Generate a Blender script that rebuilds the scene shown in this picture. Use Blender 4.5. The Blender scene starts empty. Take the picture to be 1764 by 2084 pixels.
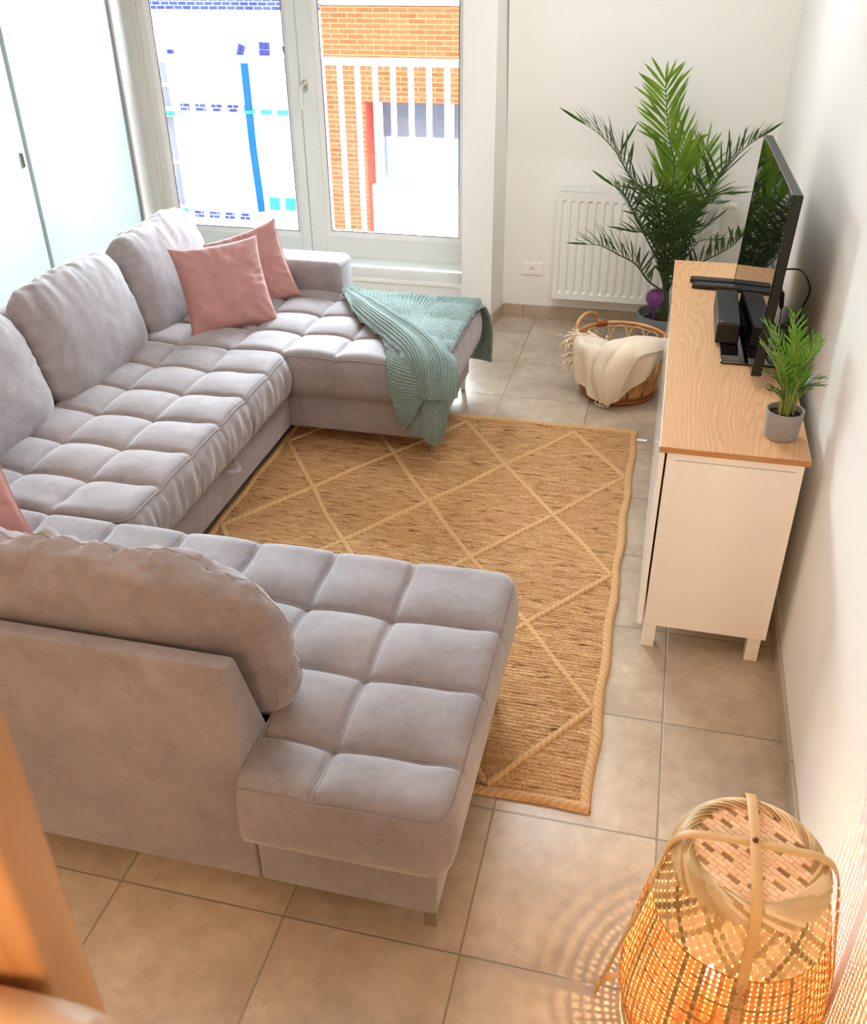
import bpy, bmesh, math, random
import numpy as np
from mathutils import Vector, Matrix, noise as mnoise
from mathutils.bvhtree import BVHTree

random.seed(7)
rng = np.random.default_rng(7)
S = bpy.context.scene
COL = S.collection
PI = math.pi

# light levels
WORLD = 54.0
SUN = 8.0
CEIL_FILL = 12
STAIR = 58
BULB = 2700
EXPO = 0.56
ALC_FILL = 18

# ------------------------------------------------------------------ helpers
def srgb(r, g, b):
    f = lambda c: (c/255/12.92) if c/255 <= .04045 else ((c/255+.055)/1.055)**2.4
    return (f(r), f(g), f(b), 1.0)

WLOC = {}

def tag(o, label=None, cat=None, group=None, kind=None):
    if label: o['label'] = label
    if cat: o['category'] = cat
    if group: o['group'] = group
    if kind: o['kind'] = kind
    return o

def thing(name, loc, label=None, cat=None, group=None, kind=None, parent=None):
    e = bpy.data.objects.new(name, None)
    e.empty_display_size = .05
    COL.objects.link(e)
    p = WLOC[parent.name] if parent else Vector((0, 0, 0))
    loc = Vector(loc)
    e.location = loc - p
    if parent: e.parent = parent
    WLOC[e.name] = loc
    return tag(e, label, cat, group, kind)

def obj(name, geo, m, parent=None, smooth=False, loc=None, angle=None, uvs=None, fm=None):
    """geo = (verts, faces) in world coordinates -> one mesh object."""
    v, f = geo
    v = np.asarray(v, float).reshape(-1, 3)
    c = Vector(loc) if loc is not None else Vector(((v[:, 0].min()+v[:, 0].max())/2, (v[:, 1].min()+v[:, 1].max())/2, v[:, 2].min()))
    me = bpy.data.meshes.new(name)
    me.from_pydata((v - np.array(c)).tolist(), [], [list(map(int, q)) for q in f])
    me.update()
    if smooth:
        me.polygons.foreach_set('use_smooth', [True]*len(me.polygons))
        if angle: me.set_sharp_from_angle(angle=math.radians(angle))
    if uvs is not None:
        l = me.uv_layers.new(name='UVMap')
        idx = np.zeros(len(me.loops), int); me.loops.foreach_get('vertex_index', idx)
        l.data.foreach_set('uv', np.asarray(uvs, float)[idx].ravel())
    if isinstance(m, (list, tuple)):
        for q in m: me.materials.append(q)
    else:
        me.materials.append(m)
    if fm is not None: me.polygons.foreach_set('material_index', list(fm))
    o = bpy.data.objects.new(name, me)
    COL.objects.link(o)
    p = Vector((0, 0, 0))
    if parent:
        o.parent = parent
        p = WLOC[parent.name]
    o.location = c - p
    WLOC[o.name] = c
    return o

class G:
    """collects shapes into one mesh"""
    def __init__(s): s.v = []; s.f = []; s.n = 0
    def add(s, v, f):
        v = np.asarray(v, float).reshape(-1, 3)
        s.v.append(v); s.f += [[i+s.n for i in q] for q in f]; s.n += len(v); return s
    def geo(s): return np.vstack(s.v), s.f
    def box(s, a, b, bev=0, seg=2, M=None):
        v, f = box(a, b, bev, seg); 
        if M is not None: v = xf(v, M)
        return s.add(v, f)
    def tube(s, pts, r, n=8, closed=False, caps=True, flat=None): return s.add(*tube(pts, r, n, closed, caps, flat))
    def lathe(s, prof, c=(0, 0, 0), n=32): return s.add(*lathe(prof, c, n))

def two(name, g, gd, ma, mb, parent):
    """one mesh from two collectors with two materials"""
    (v1, f1), (v2, f2) = g.geo(), gd.geo(); h = G().add(v1, f1).add(v2, f2)
    return obj(name, h.geo(), [ma, mb], parent, fm=[0]*len(f1)+[1]*len(f2))

def xf(v, M):
    v = np.asarray(v, float); A = np.array(M)
    return v @ A[:3, :3].T + A[:3, 3]

def box(a, b, bev=0, seg=2):
    a = np.minimum(a, b); b = np.maximum(np.asarray(a, float), np.asarray(b, float))
    if bev <= 0:
        x0, y0, z0 = a; x1, y1, z1 = b
        v = [(x0,y0,z0),(x1,y0,z0),(x1,y1,z0),(x0,y1,z0),(x0,y0,z1),(x1,y0,z1),(x1,y1,z1),(x0,y1,z1)]
        return v, [(0,3,2,1),(4,5,6,7),(0,1,5,4),(1,2,6,5),(2,3,7,6),(3,0,4,7)]
    bm = bmesh.new(); bmesh.ops.create_cube(bm, size=1)
    for q in bm.verts: q.co = Vector([(a[i]+b[i])/2 + q.co[i]*(b[i]-a[i]) for i in range(3)])
    bmesh.ops.bevel(bm, geom=bm.edges[:], offset=bev, segments=seg, profile=.5, affect='EDGES')
    return from_bm(bm)

def from_bm(bm):
    bm.verts.index_update()
    v = [tuple(q.co) for q in bm.verts]; f = [[q.index for q in p.verts] for p in bm.faces]
    bm.free(); return v, f

def prism(poly, z0, z1, axis=2, bev=0, seg=2):
    """polygon (2D, ccw) extruded along axis: axis 2 -> xy poly, 1 -> xz poly, 0 -> yz poly"""
    def P(p, h): return (p[0], p[1], h) if axis == 2 else ((p[0], h, p[1]) if axis == 1 else (h, p[0], p[1]))
    n = len(poly)
    v = [P(p, z0) for p in poly] + [P(p, z1) for p in poly]
    f = [list(range(n))[::-1], list(range(n, 2*n))] + [[i, (i+1) % n, n+(i+1) % n, n+i] for i in range(n)]
    bm = bmesh.new(); vs = [bm.verts.new(p) for p in v]
    for q in f: bm.faces.new([vs[i] for i in q])
    bmesh.ops.recalc_face_normals(bm, faces=bm.faces[:])
    if bev: bmesh.ops.bevel(bm, geom=bm.edges[:], offset=bev, segments=seg, profile=.5, affect='EDGES')
    return from_bm(bm)

def tube(pts, r, n=8, closed=False, caps=True, flat=None):
    """swept circle (or flat strip: flat = (half width, half thickness, up-hint))"""
    P = np.asarray(pts, float); m = len(P)
    R = np.full(m, r) if np.isscalar(r) else np.asarray(r, float)
    if closed: T = np.roll(P, -1, 0) - np.roll(P, 1, 0)
    else: T = np.gradient(P, axis=0)
    T /= np.linalg.norm(T, axis=1)[:, None] + 1e-12
    up = np.array(flat[2], float) if flat else (np.array([0, 0, 1.]) if abs(T[0][2]) < .9 else np.array([1., 0, 0]))
    v = []; prev = up - T[0]*(up @ T[0]); prev /= np.linalg.norm(prev)
    for i in range(m):
        if flat and len(flat) > 3:
            u = np.asarray(flat[3][i], float); u = u - T[i]*(u @ T[i])
        else:
            u = prev - T[i]*(prev @ T[i])
        u /= np.linalg.norm(u)+1e-12; prev = u; w = np.cross(T[i], u)
        for k in range(n):
            a = 2*PI*k/n
            if flat:
                ca, sa = math.cos(a), math.sin(a)
                sg = lambda c: math.copysign(abs(c)**.5, c)
                v.append(P[i] + w*flat[0]*sg(ca)*R[i] + u*flat[1]*sg(sa))
            else: v.append(P[i] + R[i]*(u*math.cos(a) + w*math.sin(a)))
    f = []
    for i in range(m if closed else m-1):
        j = (i+1) % m
        for k in range(n): f.append([i*n+k, i*n+(k+1) % n, j*n+(k+1) % n, j*n+k])
    if caps and not closed: f += [list(range(n))[::-1], [(m-1)*n+k for k in range(n)]]
    return v, f

def lathe(prof, c=(0, 0, 0), n=32):
    v = []; f = []; m = len(prof)
    for r, z in prof:
        for k in range(n): v.append((c[0]+r*math.cos(2*PI*k/n), c[1]+r*math.sin(2*PI*k/n), c[2]+z))
    for i in range(m-1):
        for k in range(n): f.append([i*n+k, i*n+(k+1) % n, (i+1)*n+(k+1) % n, (i+1)*n+k])
    if prof[0][0] > 1e-6: f.append(list(range(n))[::-1])
    if prof[-1][0] > 1e-6: f.append([(m-1)*n+k for k in range(n)])
    return v, f

def smooth_path(ctrl, n, closed=False):
    """Catmull-Rom through control points"""
    P = np.asarray(ctrl, float); m = len(P); out = []
    segs = m if closed else m-1
    for q in range(n):
        t = q/(n if closed else n-1)*segs; i = min(int(t), segs-1); s = t-i
        g = (lambda k: P[k % m]) if closed else (lambda k: P[min(max(k, 0), m-1)])
        a, b, c, d = g(i-1), g(i), g(i+1), g(i+2)
        out.append(.5*((2*b)+(-a+c)*s+(2*a-5*b+4*c-d)*s*s+(-a+3*b-3*c+d)*s**3))
    return np.array(out)

def cr_resample(A, n, axis=0):
    A = np.moveaxis(np.asarray(A, float), axis, 0); sh = A.shape
    r = smooth_path(A.reshape(sh[0], -1), n).reshape((n,)+sh[1:])
    return np.moveaxis(r, 0, axis)

def grid_faces(n, m, closed_m=False):
    f = []
    for i in range(n-1):
        for j in range(m if closed_m else m-1):
            k = (j+1) % m
            f.append([i*m+j, (i+1)*m+j, (i+1)*m+k, i*m+k])
    return f

def grid_normals(A):
    du = np.gradient(A, axis=0); dv = np.gradient(A, axis=1)
    N = np.cross(du, dv); return N/(np.linalg.norm(N, axis=2)[:, :, None]+1e-12)

def sheet(A, thick, flip=False):
    """closed cloth from a point grid A[n,m,3]"""
    n, m, _ = A.shape; N = grid_normals(A)*(-1 if flip else 1)
    top = (A + N*thick/2).reshape(-1, 3); bot = (A - N*thick/2).reshape(-1, 3)
    f = grid_faces(n, m); k = n*m
    if flip: f = [q[::-1] for q in f]
    g = f + [[i+k for i in q[::-1]] for q in f]
    rim = [j for j in range(m)] + [i*m+m-1 for i in range(1, n)] + [(n-1)*m+j for j in range(m-2, -1, -1)] + [i*m for i in range(n-2, 0, -1)]
    for a, b in zip(rim, rim[1:]+rim[:1]):
        q = [a, b, b+k, a+k]; g.append(q if flip else q[::-1])
    return np.vstack([top, bot]), g

def sn(v, sc=1., oct=3):
    """fractal noise of an array of points -> array in about [-1, 1]"""
    return np.array([mnoise.fractal(Vector(p)*sc, 1., 2., oct) for p in np.asarray(v).reshape(-1, 3)])

def rot(axis, deg): return Matrix.Rotation(math.radians(deg), 4, axis)
def tr(*a): return Matrix.Translation(a)

# ------------------------------------------------------------------ materials
def nt(name):
    m = bpy.data.materials.new(name); m.use_nodes = True
    t = m.node_tree; t.nodes.clear()
    o = t.nodes.new('ShaderNodeOutputMaterial'); b = t.nodes.new('ShaderNodeBsdfPrincipled')
    t.links.new(b.outputs[0], o.inputs[0])
    return m, t, b, o
class N:
    def __init__(s, t): s.t = t
    def new(s, k, **kw):
        n = s.t.nodes.new(k)
        for a, b in kw.items(): setattr(n, a, b)
        return n
    def link(s, a, b): s.t.links.new(a, b)
    def coord(s, kind='Object', scale=(1, 1, 1), rotz=0, loc=(0, 0, 0)):
        c = s.new('ShaderNodeTexCoord'); mp = s.new('ShaderNodeMapping')
        s.link(c.outputs[kind], mp.inputs[0]); mp.inputs['Scale'].default_value = scale
        mp.inputs['Rotation'].default_value = (0, 0, rotz); mp.inputs['Location'].default_value = loc
        return mp.outputs[0]
    def noise(s, vec, scale=5, detail=4, rough=.5, dist=0):
        n = s.new('ShaderNodeTexNoise'); s.link(vec, n.inputs['Vector'])
        n.inputs['Scale'].default_value = scale; n.inputs['Detail'].default_value = detail
        n.inputs['Roughness'].default_value = rough; n.inputs['Distortion'].default_value = dist
        return n.outputs['Fac']
    def wave(s, vec, scale=5, dist=0, detail=2, dscale=1, dir='X', prof='SIN'):
        n = s.new('ShaderNodeTexWave', bands_direction=dir, wave_profile=prof); s.link(vec, n.inputs['Vector'])
        n.inputs['Scale'].default_value = scale; n.inputs['Distortion'].default_value = dist
        n.inputs['Detail'].default_value = detail; n.inputs['Detail Scale'].default_value = dscale
        return n.outputs['Fac']
    def ramp(s, fac, stops):
        n = s.new('ShaderNodeValToRGB'); s.link(fac, n.inputs[0]); e = n.color_ramp.elements
        while len(e) < len(stops): e.new(.5)
        for q, (p, c) in zip(e, stops): q.position = p; q.color = c
        return n.outputs[0]
    def mix(s, fac, a, b, mode='MIX'):
        n = s.new('ShaderNodeMix', data_type='RGBA', blend_type=mode)
        for i, x in ((0, fac), (6, a), (7, b)):
            if hasattr(x, 'is_output'): s.link(x, n.inputs[i])
            else: n.inputs[i].default_value = x
        return n.outputs[2]
    def math(s, op, a, b=0.):
        n = s.new('ShaderNodeMath', operation=op)
        for i, x in ((0, a), (1, b)):
            if hasattr(x, 'is_output'): s.link(x, n.inputs[i])
            else: n.inputs[i].default_value = x
        return n.outputs[0]
    def bump(s, h, bsdf, strength=.3, dist=.01, prev=None):
        n = s.new('ShaderNodeBump'); s.link(h, n.inputs['Height'])
        n.inputs['Strength'].default_value = strength; n.inputs['Distance'].default_value = dist
        if prev is not None: s.link(prev, n.inputs['Normal'])
        s.link(n.outputs[0], bsdf.inputs['Normal']); return n.outputs[0]

def mat(name, col, rough=.5, metal=0, var=0, vscale=8, bump=0, bscale=60, bdist=.002, spec=None, sheen=0, coat=0, alt=None):
    m, t, b, o = nt(name); n = N(t)
    b.inputs['Base Color'].default_value = col; b.inputs['Roughness'].default_value = rough; b.inputs['Metallic'].default_value = metal
    if spec is not None: b.inputs['Specular IOR Level'].default_value = spec
    if sheen: b.inputs['Sheen Weight'].default_value = sheen; b.inputs['Sheen Roughness'].default_value = .4
    if coat: b.inputs['Coat Weight'].default_value = coat; b.inputs['Coat Roughness'].default_value = .05
    v = n.coord()
    if var:
        d = alt or tuple(c*(1-var) for c in col[:3])+(1,)
        n.link(n.mix(n.ramp(n.noise(v, vscale, 4), [(.35, (0,0,0,1)), (.65, (1,1,1,1))]), d, col), b.inputs['Base Color'])
    if bump: n.bump(n.noise(v, bscale, 3), b, bump, bdist)
    return m
MT = {}
MT['wall'] = mat('wall_paint', srgb(238, 236, 231), .6, var=.015, vscale=2, bump=.08, bscale=180, bdist=.001, spec=.35)
MT['white'] = mat('white_lacquer', srgb(243, 240, 235), .35, var=.01, vscale=3)
MT['whitegloss'] = mat('white_gloss', srgb(246, 245, 242), .12, var=.01, vscale=2)
MT['door'] = mat('white_door', srgb(184, 196, 196), .5, var=.01, vscale=2)
MT['gap'] = mat('grey_gap', srgb(140, 143, 142), .6, var=.05)
MT['pvc'] = mat('window_pvc', srgb(226, 229, 225), .3, var=.01, vscale=3)
MT['gasket'] = mat('gasket', srgb(60, 62, 66), .6, var=.1)
MT['rad'] = mat('radiator_enamel', srgb(238, 238, 233), .3, var=.01)
MT['blackgloss'] = mat('black_gloss', srgb(8, 8, 9), .03, var=.05, spec=1.)
MT['black'] = mat('black_plastic', srgb(17, 17, 18), .42, var=.15, vscale=40)
MT['blackmesh'] = mat('black_mesh', srgb(20, 20, 21), .55, var=.2, vscale=60, bump=.5, bscale=400)
MT['chrome'] = mat('chrome', srgb(205, 203, 200), .14, 1, var=.05)
MT['steel'] = mat('brushed_steel', srgb(196, 188, 178), .3, 1, var=.08, vscale=30)
MT['potgrey'] = mat('pot_grey', srgb(118, 122, 126), .55, var=.06, bump=.1)
MT['concrete'] = mat('concrete_pot', srgb(150, 148, 146), .75, var=.12, vscale=25, bump=.25, bscale=120)
MT['soil'] = mat('soil', srgb(44, 30, 24), .95, var=.5, vscale=60, bump=1, bscale=90, bdist=.01)
MT['pink'] = mat('pink_cotton', srgb(166, 121, 116), .85, var=.05, vscale=5, bump=.18, bscale=500, bdist=.001, sheen=.25)
MT['cream'] = mat('cream_cotton', srgb(238, 224, 202), .9, var=.05, vscale=10, bump=.35, bscale=350, bdist=.002, sheen=.2)
MT['cable'] = mat('black_cable', srgb(16, 16, 17), .45, var=.1)
MT['tagwhite'] = mat('label_cloth', srgb(240, 240, 238), .7, var=.02)
MT['stud'] = mat('dark_stud', srgb(96, 40, 26), .4, var=.2, vscale=90)
MT['blue'] = mat('blue_paint', srgb(5, 30, 62), .4, spec=0, var=.05)
MT['cyan'] = mat('cyan_paint', srgb(20, 84, 90), .45, spec=0, var=.05)
MT['extwhite'] = mat('white_render', srgb(240, 242, 244), .8, spec=0, var=.03, vscale=2)
MT['extgrey'] = mat('grey_render', srgb(190, 198, 205), .8, var=.06, vscale=2)
MT['extred'] = mat('red_soffit', srgb(84, 28, 20), .7, spec=0, var=.12, vscale=12)
MT['extglass'] = mat('dark_glazing', srgb(46, 42, 46), .3, spec=.1, var=.25, vscale=1.5)
MT['paleglass'] = mat('pale_glazing', srgb(54, 58, 60), .1, var=.2, vscale=1.5)
MT['railwhite'] = mat('rail_white', srgb(246, 247, 248), .4, var=.01)
MT['bluepaint2'] = mat('blue_glazed_block', srgb(20, 20, 46), .7, var=.1, spec=0)
MT['street'] = mat('street_paving', srgb(205, 205, 205), .8, var=.08, vscale=3)
MT['led'] = mat('small_print', srgb(205, 120, 90), .5, var=.05)
MT['button'] = mat('grey_buttons', srgb(88, 88, 90), .5, var=.1)

def m_fabric(name, col, dark, ruche=None):
    m, t, b, o = nt(name); n = N(t); v = n.coord()
    big = n.noise(v, 7, 5, .6, .6); fine = n.noise(n.coord(scale=(1, 1, 1)), 45, 4, .65)
    f = n.math('ADD', n.math('MULTIPLY', big, .65), n.math('MULTIPLY', fine, .35))
    n.link(n.ramp(f, [(.36, dark), (.62, col)]), b.inputs['Base Color'])
    b.inputs['Roughness'].default_value = .82; b.inputs['Sheen Weight'].default_value = .45; b.inputs['Sheen Roughness'].default_value = .45
    b.inputs['Specular IOR Level'].default_value = .2
    q = n.bump(n.noise(v, 600, 3), b, .12, .0008)
    if ruche: n.bump(n.noise(n.coord(scale=ruche), 1, 3, .55, .4), b, .55, .012, q)
    return m
SOFA, SOFAD = srgb(149, 141, 143), srgb(130, 121, 123)
MT['sofa'] = m_fabric('sofa_microfibre', SOFA, SOFAD)
MT['piping'] = mat('sofa_seam', srgb(140, 129, 130), .85, var=.05, sheen=.3)

def m_wood(name, c1, c2, c3, axis='Y', scale=1., rough=.42):
    """oak: long grain along axis with cathedral arcs"""
    m, t, b, o = nt(name); n = N(t)
    sc = {'Y': (1, .13, 1), 'Z': (1, 1, .1), 'X': (.12, 1, 1)}[axis]
    v = n.coord(scale=tuple(s*scale for s in sc))
    nz = n.noise(v, 3.2, 3, .5, .3)
    add = n.new('ShaderNodeVectorMath', operation='MULTIPLY_ADD')
    cb = n.new('ShaderNodeCombineXYZ'); n.link(nz, cb.inputs[0]); n.link(nz, cb.inputs[2])
    n.link(cb.outputs[0], add.inputs[0]); add.inputs[1].default_value = (.5, .5, .5); n.link(v, add.inputs[2])
    w = n.wave(add.outputs[0], 20, 2.2, 3, 1.2, 'X' if axis != 'X' else 'Y')
    fine = n.noise(n.coord(scale=tuple(s*scale for s in {'Y': (160, 5, 160), 'Z': (160, 160, 5), 'X': (5, 160, 160)}[axis])), 1, 3, .6)
    c = n.mix(n.ramp(w, [(.0, (1,1,1,1)), (.35, (.25,.25,.25,1)), (1, (0,0,0,1))]), c1, c2)
    c = n.mix(n.ramp(fine, [(.42, (.75,.75,.75,1)), (.58, (0,0,0,1))]), c, c3)
    n.link(c, b.inputs['Base Color']); b.inputs['Roughness'].default_value = rough
    n.bump(fine, b, .08, .001)
    return m
MT['oak'] = m_wood('oak_veneer', srgb(218, 172, 128), srgb(200, 150, 106), srgb(204, 157, 112))
MT['oakedge'] = m_wood('oak_edge', srgb(205, 152, 98), srgb(176, 122, 74), srgb(192, 138, 86), 'X')
MT['stairwood'] = m_wood('stair_wood', srgb(172, 130, 88), srgb(158, 115, 74), srgb(165, 122, 80), 'Z', .5)
MT['palewood'] = mat('pale_wood', srgb(214, 184, 150), .45, var=.1, vscale=8)
MT['rattan'] = mat('rattan', srgb(222, 172, 112), .42, var=.3, vscale=14, bump=.2, bscale=80, alt=srgb(190, 128, 70))
MT['rattanlight'] = mat('rattan_light', srgb(226, 186, 130), .5, var=.25, vscale=20)
MT['rattandark'] = mat('rattan_dark', srgb(160, 92, 44), .45, var=.3, vscale=20)

def m_floor():
    m, t, b, o = nt('floor_tiles'); n = N(t)
    c = n.new('ShaderNodeTexCoord'); sp = n.new('ShaderNodeSeparateXYZ'); n.link(c.outputs['Object'], sp.inputs[0])
    T = .45
    def cell(x):
        d = n.math('DIVIDE', x, T); fl = n.math('FLOOR', n.math('ADD', d, .5))
        e = n.math('ABSOLUTE', n.math('SUBTRACT', d, fl)); return n.math('FLOOR', d), e
    fx, ex = cell(sp.outputs[0]); fy, ey = cell(sp.outputs[1])
    e = n.math('MINIMUM', ex, ey)
    g = n.new('ShaderNodeMapRange'); n.link(e, g.inputs[0]); g.inputs[1].default_value = .0042; g.inputs[2].default_value = .0074
    grout = g.outputs[0]
    cb = n.new('ShaderNodeCombineXYZ'); n.link(fx, cb.inputs[0]); n.link(fy, cb.inputs[1])
    wn = n.new('ShaderNodeTexWhiteNoise', noise_dimensions='3D'); n.link(cb.outputs[0], wn.inputs[0])
    ofs = n.new('ShaderNodeVectorMath', operation='MULTIPLY_ADD'); n.link(wn.outputs['Color'], ofs.inputs[0]); ofs.inputs[1].default_value = (9, 9, 9); n.link(c.outputs['Object'], ofs.inputs[2])
    n1 = n.noise(ofs.outputs[0], 3.2, 5, .6, 0); n2 = n.noise(ofs.outputs[0], 22, 4, .6)
    f = n.math('ADD', n.math('MULTIPLY', n1, .72), n.math('MULTIPLY', n2, .28))
    col = n.ramp(f, [(.36, srgb(162, 144, 124)), (.5, srgb(180, 161, 140)), (.66, srgb(197, 179, 157))])
    tint = n.math('ADD', n.math('MULTIPLY', wn.outputs['Value'], .07), .965)
    tc = n.new('ShaderNodeCombineColor')
    for i in range(3): n.link(tint, tc.inputs[i])
    col = n.mix(1., col, tc.outputs[0], 'MULTIPLY')
    n.link(n.mix(grout, srgb(142, 131, 116), col), b.inputs['Base Color'])
    r = n.math('ADD', n.math('MULTIPLY', n1, .16), .17); n.link(r, b.inputs['Roughness'])
    q = n.bump(grout, b, .6, .0025); n.bump(n2, b, .05, .002, q)
    return m
MT['floor'] = m_floor()
MT['skirt'] = mat('skirting_tile', srgb(184, 166, 145), .32, var=.08, vscale=6)

def m_jute(name, braid=False):
    m, t, b, o = nt(name); n = N(t)
    if not braid:
        v = n.coord()
        w = n.wave(v, 21, 2.6, 3, 10, 'Y')                      # weft cords across the rug
        st = n.noise(n.coord(scale=(12, 62, 1)), 1, 5, .72, .5)   # streaks along each cord
        st2 = n.noise(n.coord(scale=(1.2, 9, 1)), 1, 3, .6)
        fib = n.noise(n.coord(scale=(110, 120, 1)), 1, 3, .7)
        c = n.ramp(st, [(.36, srgb(98, 62, 34)), (.435, srgb(188, 140, 92)), (.64, srgb(222, 180, 130))])
        c = n.mix(n.ramp(st2, [(.4, (.4,.4,.4,1)), (.6, (0,0,0,1))]), c, srgb(184, 134, 86))
        c = n.mix(n.ramp(fib, [(.32, (.8,.8,.8,1)), (.5, (0,0,0,1))]), c, srgb(136, 86, 46))
        n.link(c, b.inputs['Base Color'])
        h = n.math('ADD', n.math('MULTIPLY', w, .38), n.math('MULTIPLY', n.math('ADD', fib, st), .5))
        n.bump(h, b, 1., .009)
    else:
        v = n.coord('UV')
        w = n.wave(v, .5, .6, 2, 2, 'DIAGONAL'); fib = n.noise(n.coord('UV', scale=(3, 10, 1)), 1, 3, .7)
        c = n.ramp(n.math('ADD', n.math('MULTIPLY', w, .3), n.math('MULTIPLY', fib, .7)), [(.15, srgb(186, 140, 92)), (.45, srgb(208, 164, 114)), (.8, srgb(218, 178, 130))])
        n.link(c, b.inputs['Base Color']); n.bump(n.math('ADD', n.math('MULTIPLY', w, .5), n.math('MULTIPLY', fib, .7)), b, .8, .005)
    b.inputs['Roughness'].default_value = .92; b.inputs['Specular IOR Level'].default_value = .15
    return m
MT['jute'] = m_jute('jute_weave'); MT['braid'] = m_jute('jute_braid', True)

def m_knit():
    m, t, b, o = nt('teal_knit'); n = N(t)
    uv = n.coord('UV')
    st = n.wave(n.coord('UV', scale=(1, 1, 1)), 44, .8, 2, 1, 'X')
    fz = n.noise(uv, 90, 3, .7)
    c = n.mix(n.ramp(fz, [(.35, (0,0,0,1)), (.65, (1,1,1,1))]), srgb(104, 126, 121), srgb(142, 161, 155))
    n.link(c, b.inputs['Base Color']); b.inputs['Roughness'].default_value = .95
    b.inputs['Sheen Weight'].default_value = .3; b.inputs['Specular IOR Level'].default_value = .1
    n.bump(n.math('ADD', st, fz), b, .5, .004)
    return m
MT['knit'] = m_knit()

def m_leaf(name, c1, c2, trans=.3):
    m, t, b, o = nt(name); n = N(t); v = n.coord()
    col = n.ramp(n.noise(v, 9, 3), [(.35, c1), (.65, c2)])
    n.link(col, b.inputs['Base Color']); b.inputs['Roughness'].default_value = .38
    tl = n.new('ShaderNodeBsdfTranslucent'); n.link(n.mix(.35, col, srgb(150, 190, 40)), tl.inputs[0])
    mx = n.new('ShaderNodeMixShader'); mx.inputs[0].default_value = trans
    n.link(b.outputs[0], mx.inputs[1]); n.link(tl.outputs[0], mx.inputs[2]); n.link(mx.outputs[0], o.inputs[0])
    return m
MT['palm'] = m_leaf('palm_green', srgb(34, 62, 30), srgb(62, 92, 40), .2)
MT['palmyoung'] = m_leaf('palm_young_green', srgb(84, 122, 36), srgb(128, 158, 56), .35)
MT['parlour'] = m_leaf('parlour_palm_green', srgb(70, 122, 40), srgb(128, 172, 66), .35)
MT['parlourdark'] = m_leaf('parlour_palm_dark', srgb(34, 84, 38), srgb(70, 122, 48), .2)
MT['stem'] = mat('green_stem', srgb(150, 160, 78), .5, var=.2, vscale=30)
MT['palmstem'] = mat('palm_stem', srgb(66, 88, 42), .5, var=.25, vscale=30)

def m_bamboo(name, c1, c2, trans, vs=26):
    m, t, b, o = nt(name); n = N(t); v = n.coord()
    ge = n.new('ShaderNodeNewGeometry')
    fac = n.math('ADD', n.math('MULTIPLY', ge.outputs['Random Per Island'], .75), n.math('MULTIPLY', n.noise(v, vs, 3, .6), .35))
    col = n.ramp(fac, [(.2, c1), (.9, c2)])
    n.link(col, b.inputs['Base Color']); b.inputs['Roughness'].default_value = .5
    if trans:
        tl = n.new('ShaderNodeBsdfTranslucent'); n.link(n.mix(1., col, (1, .87, .56, 1), 'MULTIPLY'), tl.inputs[0])
        mx = n.new('ShaderNodeMixShader'); mx.inputs[0].default_value = trans
        n.link(b.outputs[0], mx.inputs[1]); n.link(tl.outputs[0], mx.inputs[2]); n.link(mx.outputs[0], o.inputs[0])
    return m
MT['bamboo'] = m_bamboo('bamboo_strip', srgb(196, 154, 96), srgb(240, 210, 156), .6)
MT['bamboopale'] = m_bamboo('bamboo_pale', srgb(196, 164, 108), srgb(248, 230, 188), .35)
MT['bamboodark'] = m_bamboo('bamboo_dark', srgb(150, 118, 74), srgb(176, 142, 92), .2)
MT['bambootop'] = m_bamboo('bamboo_top', srgb(236, 206, 162), srgb(248, 226, 188), .25)
MT['strap'] = m_bamboo('bamboo_strap', srgb(190, 146, 92), srgb(210, 168, 112), 0)

def m_glass():
    m, t, b, o = nt('window_glass'); n = N(t)
    fr = n.new('ShaderNodeFresnel'); fr.inputs[0].default_value = 1.45
    tp = n.new('ShaderNodeBsdfTransparent'); gl = n.new('ShaderNodeBsdfGlossy'); gl.inputs['Roughness'].default_value = 0
    tp.inputs[0].default_value = (.97, .98, .98, 1)
    mx = n.new('ShaderNodeMixShader'); n.link(fr.outputs[0], mx.inputs[0]); n.link(tp.outputs[0], mx.inputs[1]); n.link(gl.outputs[0], mx.inputs[2])
    n.link(mx.outputs[0], o.inputs[0]); return m
MT['glass'] = m_glass()
def m_purple():
    m, t, b, o = nt('purple_glass'); n = N(t)
    b.inputs['Base Color'].default_value = srgb(150, 70, 160); b.inputs['Roughness'].default_value = .06
    b.inputs['Transmission Weight'].default_value = .6; b.inputs['IOR'].default_value = 1.4
    n.link(n.mix(n.noise(n.coord(), 18, 2), srgb(110, 44, 128), srgb(178, 104, 186)), b.inputs['Base Color']); return m
MT['purple'] = m_purple()
def m_emit(name, col, s):
    m, t, b, o = nt(name); b.inputs['Base Color'].default_value = col
    b.inputs['Emission Color'].default_value = col; b.inputs['Emission Strength'].default_value = s; return m
MT['bulb'] = m_emit('bulb_glow', (1, .73, .37, 1), BULB)

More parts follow.
